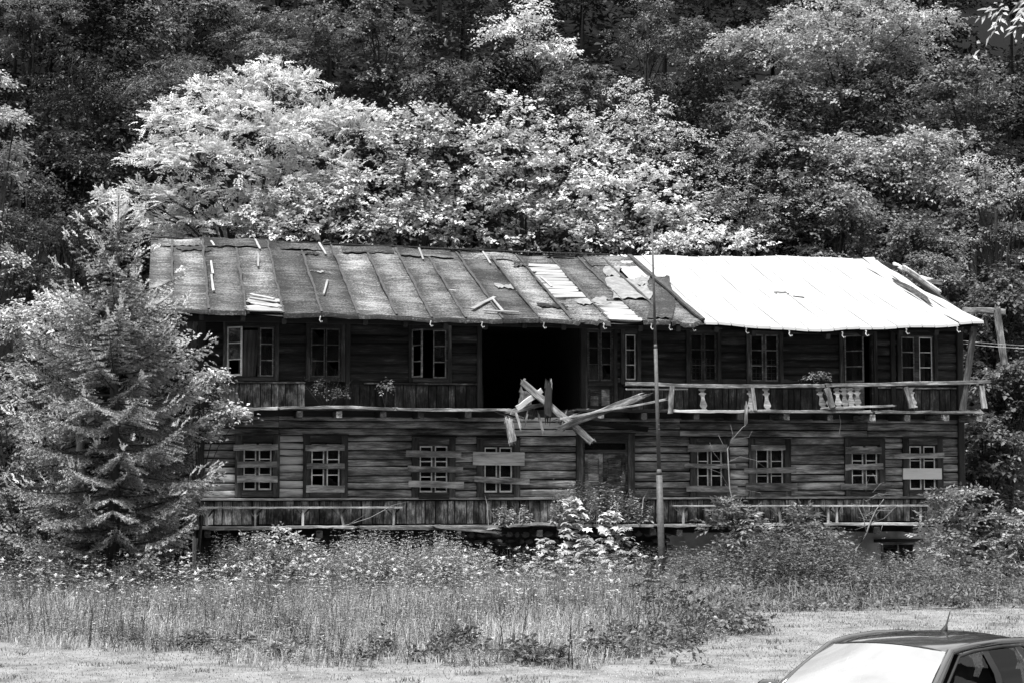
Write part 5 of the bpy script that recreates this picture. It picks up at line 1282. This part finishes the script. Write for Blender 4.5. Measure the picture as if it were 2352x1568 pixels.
# short lawn
n = 95000
X = rng.uniform(-7, 20, n); Y = rng.uniform(-21.5, -8.6, n); f = np.interp(X, ex, ey); keep = Y < f + .5; P = np.stack([X, Y, ground_z(X, Y)], 1)[keep]; n = len(P)
cl = np.sin(P[:, 0] * 1.7 + 2 * np.sin(P[:, 1] * 1.3)) * np.sin(P[:, 1] * 2.1 + P[:, 0] * .7) + .6 * np.sin(P[:, 0] * 5.1 + P[:, 1] * 3) * np.sin(P[:, 1] * 6.3 - P[:, 0] * 2.2) + .4 * np.clip(P[:, 0] - 8, 0, 4) / 4 - .7 * np.clip(-17.6 - P[:, 1], 0, 1) * (P[:, 0] > 1.5)
lf = Leaves(); lf.blade(P, nrm(rng.normal(size=(n, 3)) * [1, 1, 0]), rng.uniform(.012, .03, n) * (1 + .6 * np.clip(cl, 0, 1)), .009, rng.uniform(.3, 1.2, n), np.clip(.55 - .38 * cl + rng.uniform(-.2, .2, n), 0, 1))
tuft = np.stack([rng.uniform(-6, 19, 260), rng.uniform(-20.5, -9.5, 260), np.zeros(260)], 1); tuft = tuft[tuft[:, 1] < np.interp(tuft[:, 0], ex, ey)]
P = np.repeat(tuft, 26, 0) + rng.normal(size=(len(tuft) * 26, 3)) * np.array([.11, .09, 0]); n = len(P); P[:, 2] = ground_z(P[:, 0], P[:, 1]); lf.blade(P, nrm(rng.normal(size=(n, 3)) * [1, 1, 0]), rng.uniform(.02, .09, n), .012, rng.uniform(.3, 1.3, n), 0.0)
tag(lf.build("lawn_grass", LM(.21), None, "stuff"), "short mown grass of the lawn in the foreground", "grass")
# ================================================================ benches, broken timber, flagpole
def bench(px0, px1, py, legs, label):
    a, c = X_(px0, -.42), X_(px1, -.42); z = Z_((px0 + px1) / 2, py, -.42)
    t = empty("bench", ((a + c) / 2, -.42, Z_DECK), label, "bench")
    wood("seat", (a, -.42, z), (c, -.42, z - .01), .34, .035, M_GREY, t, up=(0, 1, 0), seg=8, jit=.008, jag=.03)
    for p, dx in legs:
        x = X_(p, -.52); wood("leg", (x + dx, -.52, Z_DECK + .005), (x, -.52, z - .02), .05, .05, M_GREY, t, up=(-1, 0, 0), seg=2)
        wood("brace", (x, -.5, z - .22), (x + .17, -.30, z - .02), .03, .03, M_BOARD, t, seg=2); wood("brace", (x, -.5, z - .22), (x - .17, -.30, z - .02), .03, .03, M_BOARD, t, seg=2)
bench(458, 925, 1164, [(478, 0), (588, 0), (697, 0), (782, .08), (905, 0)], "long narrow wall bench on the veranda left of the door")
bench(1540, 2125, 1160, [(1568, 0), (1786, .06), (1900, 0), (1920, 0), (2112, 0)], "long narrow wall bench on the veranda right of the door")
def timber(name, p, q, Y0, Y1, w, t, mat, label, jag=.1, up=(0, 0, 1), bend=0, cat="timber"):
    o = wood(name, at(*p, Y0), at(*q, Y1), w, t, mat, None, up=up, seg=6, jit=.012, jag=jag, bend=bend); return tag(o, label, cat)
timber("fallen_beam", (1198, 874), (1362, 1016), -1.0, -1.25, .16, .12, M_BEAM, "thick beam hanging slantwise down over the front door from the broken balcony", .05)
timber("snapped_post", (1259, 964), (1259, 880), -1.2, -1.15, .15, .12, M_DARKWOOD, "upright snapped post with a forked top in the broken balcony", .12, (-1, 0, 0))
timber("post_splinter", (1264, 915), (1266, 872), -1.12, -1.12, .035, .05, M_GREY, "pale splinter forming one tine of the snapped post", .05, (-1, 0, 0), 0, "splinter")
timber("pale_plank", (1186, 938), (1246, 896), -1.2, -.95, .12, .03, M_LOG_PALE, "short pale plank leaning left of the snapped post", .02)
timber("splintered_plank", (1278, 985), (1484, 904), -1.3, -1.2, .15, .045, M_BEAM, "broad splintered plank rising to the right behind the flagpole", .2)
timber("long_pole", (1285, 961), (1530, 917), -1.4, -1.15, .05, .05, M_GREY, "long thin pole lying across the splintered plank", .05)
timber("sagging_plank", (1168, 946), (1256, 926), -1.15, -.9, .1, .04, M_BEAM, "plank sagging from the broken balcony edge to the snapped post", .08)
timber("dangling_beam", (1166, 960), (1178, 1018), -1.1, -1.2, .17, .14, M_BEAM, "short rotten beam dangling above the wide pale window board", .06, (-1, 0, 0))
timber("torn_panel", (1212, 896), (1204, 934), -.8, -.75, .3, .025, M_GREY, "torn grey panel standing behind the slanting beam", .08, (-1, 0, 0))
timber("torn_panel", (1222, 938), (1216, 962), -.85, -.8, .22, .025, M_CASING, "dim panel scrap hanging under the broken balcony floor", .08, (-1, 0, 0))
timber("collapsed_board", (1290, 950), (1430, 948), -.6, -.9, .12, .04, M_DARKWOOD, "dark board lying level behind the crossed poles", .1)
timber("rotten_stump", (1287, 1222), (1304, 1172), -1.15, -1.05, .2, .18, M_DARKWOOD, "black rotten stump of a post leaning at the veranda edge", .08, (-1, 0, 0), 0, "stump")
timber("gable_board", (1340, 968), (1490, 985), -.16, -.16, .12, .03, M_DARKWOOD, "dark slanting board on the wall above the front door", .03)
# flagpole: three sections stepping thinner
pb, pt = np.array(at(1522, 1367, -3.0)), np.array(at(1497, 505, -3.0)); pb[2] = 0
pole = empty("flagpole", pb, "tall stepped iron pole standing before the right half of the house", "pole")
def pole_pt(z): u = z / pt[2]; return pb + (pt - pb) * u
z1, z2 = Z_(1512, 1090, -3), Z_(1505, 800, -3)
M_POLE = mat_plain("painted iron pole", .075, .6, .5, 14, .3)
for z0, zt, r0, r1, nm in ((-.1, z1, .078, .07, "lower_tube"), (z1 + .12, z2, .045, .04, "middle_tube"), (z2 + .08, pt[2], .034, .016, "upper_tube")): MB().tube([pole_pt(z0), pole_pt((z0 + zt) / 2), pole_pt(zt)], [r0, (r0 + r1) / 2, r1], 10).build(nm, M_POLE, pole, True)
for z0, zt, r0, r1 in ((z1, z1 + .13, .07, .046), (z2, z2 + .09, .04, .034)): MB().tube([pole_pt(z0), pole_pt(zt)], [r0, r1], 10).build("collar", M_POLE, pole, True)
for z in (3.5, 3.6): MB().tube([pole_pt(z) + [0, -.04, 0], pole_pt(z) + [.02, -.09, 0]], .012, 5).build("bolt", M_POLE, pole)
# globe lamp under the veranda edge
c = np.array(at(1402, 1240, -1.1)); gl = empty("globe_lamp", c, "grey globe lamp half hidden by the pale maple saplings", "lamp")
MB().lathe([(.001, -.095)] + [(.095 * math.sin(a), -.095 * math.cos(a)) for a in np.linspace(.2, PI - .2, 12)] + [(.03, .096), (.03, .12)], c, 18).build("globe", mat_plain("dull glass globe", .16, .4, .2, 4, 0), gl, True)
MB().tube([c + [0, 0, .11], c + [0, 0, .30]], .02, 8).lathe([(.05, .1), (.055, .13), (.03, .15)], c, 10).build("stem", M_IRON, gl)
# cables from the right gable
for k, (a, e, lab) in enumerate(((782, 773, "upper of the two loose cables right of the house"), (788.5, 779, "lower of the two loose cables right of the house"))):
    p, q = np.array(at(2205, a, .2)), np.array(at(2700, e - 16, -1.0)); pts = [p + (q - p) * u - [0, 0, .25 * math.sin(PI * u)] for u in np.linspace(0, 1, 12)]
    tag(MB().tube(pts, .009, 5, False).build("cable", M_GREY, None), lab, "cable")
# thin dead root hanging from the balcony floor
bare("hanging_root", "pale thin root hanging below the right half of the balcony", [([(1928, 952, -1.0), (1931, 972, -1.0), (1928, 995, -1.0), (1930, 1007, -1.0)], .01)], M_BARK_PALE, "root")

# ================================================================ parked car
M_PAINT = mat_plain("dark car paint", .03, .12, .1, 40, 0, .6)
pn = M_PAINT.node_tree.nodes; next(x for x in pn if x.type == 'BSDF_PRINCIPLED').inputs["Coat Weight"].default_value = .6
M_RUBBER = mat_plain("black rubber", .015, .6, .2, 20)
M_SEAT = mat_plain("dark seat cloth", .03, .95, .3, 12)
M_TYRE = mat_plain("tyre", .02, .9, .3, 20)
M_RIM = mat_plain("wheel rim", .3, .35, .1, 10, 0, .5, .8)
def mat_screen(name, refl, clear):
    m, n, l = new_mat(name)
    g = N(n, "ShaderNodeBsdfGlossy", i_Roughness=.02); g.inputs["Color"].default_value = (.95, .95, .95, 1); t = N(n, "ShaderNodeBsdfTransparent"); t.inputs["Color"].default_value = (clear, clear, clear, 1)
    lw = N(n, "ShaderNodeLayerWeight", i_Blend=.5); mr = N(n, "ShaderNodeMapRange", i_1=0.0, i_2=1.0, i_3=refl * .6, i_4=min(1, refl * 1.3)); l.new(lw.outputs["Facing"], mr.inputs[0])
    a = N(n, "ShaderNodeMixShader"); l.new(mr.outputs[0], a.inputs[0]); l.new(t.outputs[0], a.inputs[1]); l.new(g.outputs[0], a.inputs[2]); finish(n, l, a); return m
M_SCREEN = mat_screen("mirror-boosted windscreen", .6, .5); M_SIDEGLASS = mat_screen("tinted side glass", .05, .35)  # windscreen reflectance raised so the mirrored sky looks brighter
cg = -.28
fdir, ldir = Vector((-.783, -.622, 0)).normalized(), Vector((.622, -.783, 0)).normalized()
CM = Matrix(((fdir.x, ldir.x, 0, 6.02), (fdir.y, ldir.y, 0, -27.27), (0, 0, 1, cg), (0, 0, 0, 1)))
car = put("parked_car", None, None, CM); tag(car, "dark hatchback car cut off by the lower right corner, sky mirrored in its windscreen", "car")
def cp(name, mb, mat, parent=None, smooth=True): return mb.build(name, mat, parent or car, smooth, CM)
SECT = [(1.80, [(0, .62), (.45, .60), (.62, .5), (.62, .3), (.5, .22)]), (1.6, [(0, .76), (.55, .73), (.74, .6), (.76, .3), (.6, .2)]), (.88, [(0, .96), (.66, .935), (.80, .82), (.83, .35), (.65, .18)]), (0, [(0, .93), (.76, .93), (.82, .85), (.83, .35), (.65, .18)]),
        (-1.2, [(0, .94), (.76, .94), (.82, .86), (.83, .35), (.65, .18)]), (-1.75, [(0, .94), (.70, .94), (.77, .86), (.80, .4), (.6, .22)]), (-1.98, [(0, .86), (.58, .85), (.68, .7), (.68, .45), (.5, .3)])]
b = MB(); V = []
for x, pr in SECT: V += [(x, y, z) for y, z in pr] + [(x, -y, z) for y, z in pr[::-1]]
nn = 10; Fs = [(i * nn + j, (i + 1) * nn + j, (i + 1) * nn + (j + 1) % nn, i * nn + (j + 1) % nn) for i in range(len(SECT) - 1) for j in range(nn)] + [tuple(range(nn)), tuple(range(len(SECT) * nn - 1, (len(SECT) - 1) * nn - 1, -1))]
b.add(V, Fs)
RAIL = [(.0, .560, 1.395), (-.12, .572, 1.415), (-.35, .585, 1.43), (-.8, .595, 1.435), (-1.25, .585, 1.415), (-1.5, .565, 1.38), (-1.66, .545, 1.33)]
ra = np.array(RAIL)[::-1]
def rail_at(x): return float(np.interp(x, ra[:, 0], ra[:, 1])), float(np.interp(x, ra[:, 0], ra[:, 2]))
def roof_fn(u, v):
    x = .012 - 1.67 * v; y, z = rail_at(x); s = 2 * u - 1
    return (x + .06 * (1 - s * s) * (1 - v) ** 6, y * s, z + .05 * (1 - s * s) - .03 * max(0, abs(s) - .85) / .15)
roof_skin = MB().grid(roof_fn, 16, 18)
body = cp("body", b, M_PAINT)
md = body.modifiers.new("bevel", 'BEVEL'); md.width = .03; md.segments = 2
cp("roof_panel", roof_skin, M_PAINT)
def strip(pts0, pts1, n=1): return MB().grid(lambda u, v: tuple(np.array(pts0[int(round(v * (len(pts0) - 1)))]) * (1 - u) + np.array(pts1[int(round(v * (len(pts1) - 1)))]) * u), n, len(pts0) - 1)
def mir(p, s): return (p[0], p[1] * s, p[2])
for s in (1, -1):
    curve = [(.80, .735, .94), (.4, .65, 1.18), (0.0, .562, 1.395)] + [(x, y + .004, z - .004) for x, y, z in RAIL[1:]] + [(-1.80, .66, 1.1), (-1.88, .68, .95)]
    cp("roof_rail", MB().tube([mir(q, s) for q in curve], [.05, .042, .036] + [.03] * 4 + [.034, .04, .05, .06], 8), M_PAINT)
    cp("window_seal", MB().tube([mir(q, s) for q in [(.62, .775, .95), (.3, .69, 1.17), (-.06, .612, 1.362), (-.3, .617, 1.385), (-.8, .625, 1.392), (-1.2, .62, 1.37), (-1.42, .63, 1.28), (-1.55, .72, .96)]], .012, 6), M_RUBBER)
    def glass_quad(q): return MB().grid(lambda u, v: tuple((np.array(q[0]) * (1 - u) + np.array(q[1]) * u) * (1 - v) + (np.array(q[3]) * (1 - u) + np.array(q[2]) * u) * v + np.array([0, .03 * math.sin(PI * v) * s, 0])), 3, 4)
    for q in ([(.60, .78, .95), (-.44, .79, .95), (-.44, .615, 1.385), (-.05, .608, 1.362)], [(-.53, .79, .95), (-1.12, .785, .95), (-1.05, .62, 1.375), (-.53, .618, 1.387)], [(-1.19, .782, .95), (-1.52, .73, .96), (-1.38, .63, 1.28), (-1.13, .62, 1.37)]):
        cp("side_window", glass_quad([mir(p, s) for p in q]), M_SIDEGLASS)
    for x0, x1, xt0, xt1 in ((-.43, -.54, -.43, -.54), (-1.11, -1.20, -1.04, -1.14)):
        cp("door_pillar", strip([mir((x0, .80, .94), s), mir((x0, .735, 1.2), s), mir((xt0, .622, 1.39), s)], [mir((x1, .80, .94), s), mir((x1, .735, 1.2), s), mir((xt1, .622, 1.388), s)]), M_RUBBER)
    cp("rear_pillar", strip([mir((-1.52, .735, .95), s), mir((-1.45, .68, 1.16), s), mir((-1.37, .625, 1.29), s), mir((-1.3, .60, 1.40), s)], [mir((-1.90, .67, .95), s), mir((-1.82, .62, 1.15), s), mir((-1.72, .56, 1.29), s), mir((-1.64, .55, 1.345), s)]), M_PAINT)
    m = MB().lathe([(.001, -.09), (.05, -.085), (.085, -.05), (.095, 0), (.085, .05), (.05, .075), (.001, .08)], (0, 0, 0), 12)
    m.v = [(.45 + q[0] * .75 - .02, s * (.92 + q[1] * 1.15), 1.03 + q[2]) for q in m.v]; m.tube([(.47, s * .78, .95), (.45, s * .86, .99)], .025, 6)
    cp("mirror", m, M_PAINT)
    hl = MB().lathe([(.001, .05), (.06, .045), (.1, .02), (.11, 0)], (0, 0, 0), 12); hl.v = [(1.66 + q[2], s * (.56 + q[1]), .62 + q[0] * .6) for q in hl.v]; cp("headlight", hl, M_RIM)
    for x in (1.18, -1.32):
        w = MB().lathe([(.20, -.09), (.27, -.09), (.30, -.06), (.30, .06), (.27, .09), (.20, .09)], (0, 0, 0), 24); w.v = [(x + q[0], s * (.74 + q[2]), .30 + q[1]) for q in w.v]; wh = cp("wheel", w, M_TYRE)
        w = MB().lathe([(.001, .05), (.06, .06), (.1, .03), (.18, .07), (.2, .08), (.2, -.08), (.001, -.08)], (0, 0, 0), 24); w.v = [(x + q[0], s * (.74 + q[2] * s), .30 + q[1]) for q in w.v]; cp("rim", w, M_RIM, wh)
    for x in (-.35, -1.15):
        st = MB().grid(lambda u, v: (x - .03 - .12 * v + .05 * math.cos((u - .5) * PI), s * .36 + (u - .5) * .46 * (1 - .3 * v * v), .75 + .40 * v), 6, 5); st.grid(lambda u, v: (x - .10 - .12 * v, s * .36 + (u - .5) * .46 * (1 - .3 * v * v), .75 + .40 * v), 6, 5)
        st.add([(x - .15 + dx, s * .36 + dy, z) for z, hw, d in ((1.14, .12, .05), (1.22, .14, .06), (1.30, .12, .05), (1.33, .07, .03)) for dx, dy in ((-d, -hw), (d, -hw), (d, hw), (-d, hw))], [(4 * k + j, 4 * k + (j + 1) % 4, 4 * k + 4 + (j + 1) % 4, 4 * k + 4 + j) for k in range(3) for j in range(4)] + [(12, 13, 14, 15)])
        cp("seat", st, M_SEAT)
cp("windscreen", MB().grid(lambda u, v: (.79 * (1 - v) + .016 * v + .07 * (1 - (2 * u - 1) ** 2) + .05 * math.sin(PI * v) * .5, (2 * u - 1) * (.705 * (1 - v) + .545 * v), .955 * (1 - v) + 1.40 * v + .03 * math.sin(PI * v) + .04 * v * (1 - (2 * u - 1) ** 2)), 14, 10), M_SCREEN)
cp("screen_seal", MB().tube([roof_fn(k / 16, 0) for k in range(17)], .010, 6), M_RUBBER)
cp("rear_window", MB().grid(lambda u, v: (-1.88 * (1 - v) - 1.655 * v, (2 * u - 1) * (.62 * (1 - v) + .52 * v), .95 * (1 - v) + 1.345 * v), 4, 3), M_SIDEGLASS)
cp("antenna", MB().tube([(-.95, 0, 1.455), (-1.0, 0, 1.50), (-1.02, 0, 1.53), (-1.09, 0, 1.64)], [.035, .022, .009, .005], 8), M_RUBBER)
sw = MB().tube([(.28 + .09 * math.sin(a) * .4, .36 + .18 * math.cos(a), .98 + .17 * math.sin(a)) for a in np.linspace(0, 2 * PI, 20)], .014, 6); cp("steering_wheel", sw, M_RUBBER)
cp("rear_view_mirror", MB().box(.06, .09, -.11, .11, 1.27, 1.33), M_RUBBER, smooth=False)
cp("dashboard", MB().box(.32, .85, -.66, .66, .80, .945), M_SEAT, smooth=False)

# ================================================================ bough of a near tree in the top right corner
nt = empty("near_tree", (9.6, -27.0, float(ground_z(9.6, -27))), "bright leafy bough hanging into the top right corner from a near tree", "tree")
tipp = np.array(at(2296, 60, -27.0)); b = MB(); base = np.array([9.6, -27.0, float(ground_z(9.6, -27.0)) - .1]); fk = np.array([9.5, -27, 5.6])
b.tube([base, base + [0, .05, 2.5], fk, fk + [.1, .2, 2.5]], [.16, .13, .1, .04], 8); b.tube([fk, (fk + tipp) / 2 + [0, 0, .9], tipp + [.25, 0, .28], tipp], [.05, .035, .015, .004], 6, False)
b.build("trunk", M_BARK, nt, True); lf = Leaves()
C = np.stack([tipp + [.16 + .9 * u, rng.uniform(-.1, .1), .16 + .45 * u] + rv(1)[0] * .09 for u in rng.uniform(-.1, 1, 60)])
lf.sprays(C, np.tile([-.7, -.2, -.5], (len(C), 1)), 7, .26, .10, .034, .6, .0, jit=.25)
LB = [(fk + [.3, .2, 1.5], np.array([.9, .8, .8])), (fk + [1.2, 0, 1.2], np.array([.8, .8, .7])), ((fk + tipp) / 2 + [.9, 0, 1.0], np.array([.5, .5, .4]))]
C, O = on_lobes(LB, 25, .8, .3); lf.sprays(C, O, 7, .3, .11, .04); lf.build("crown", LM(.42, .45), nt)
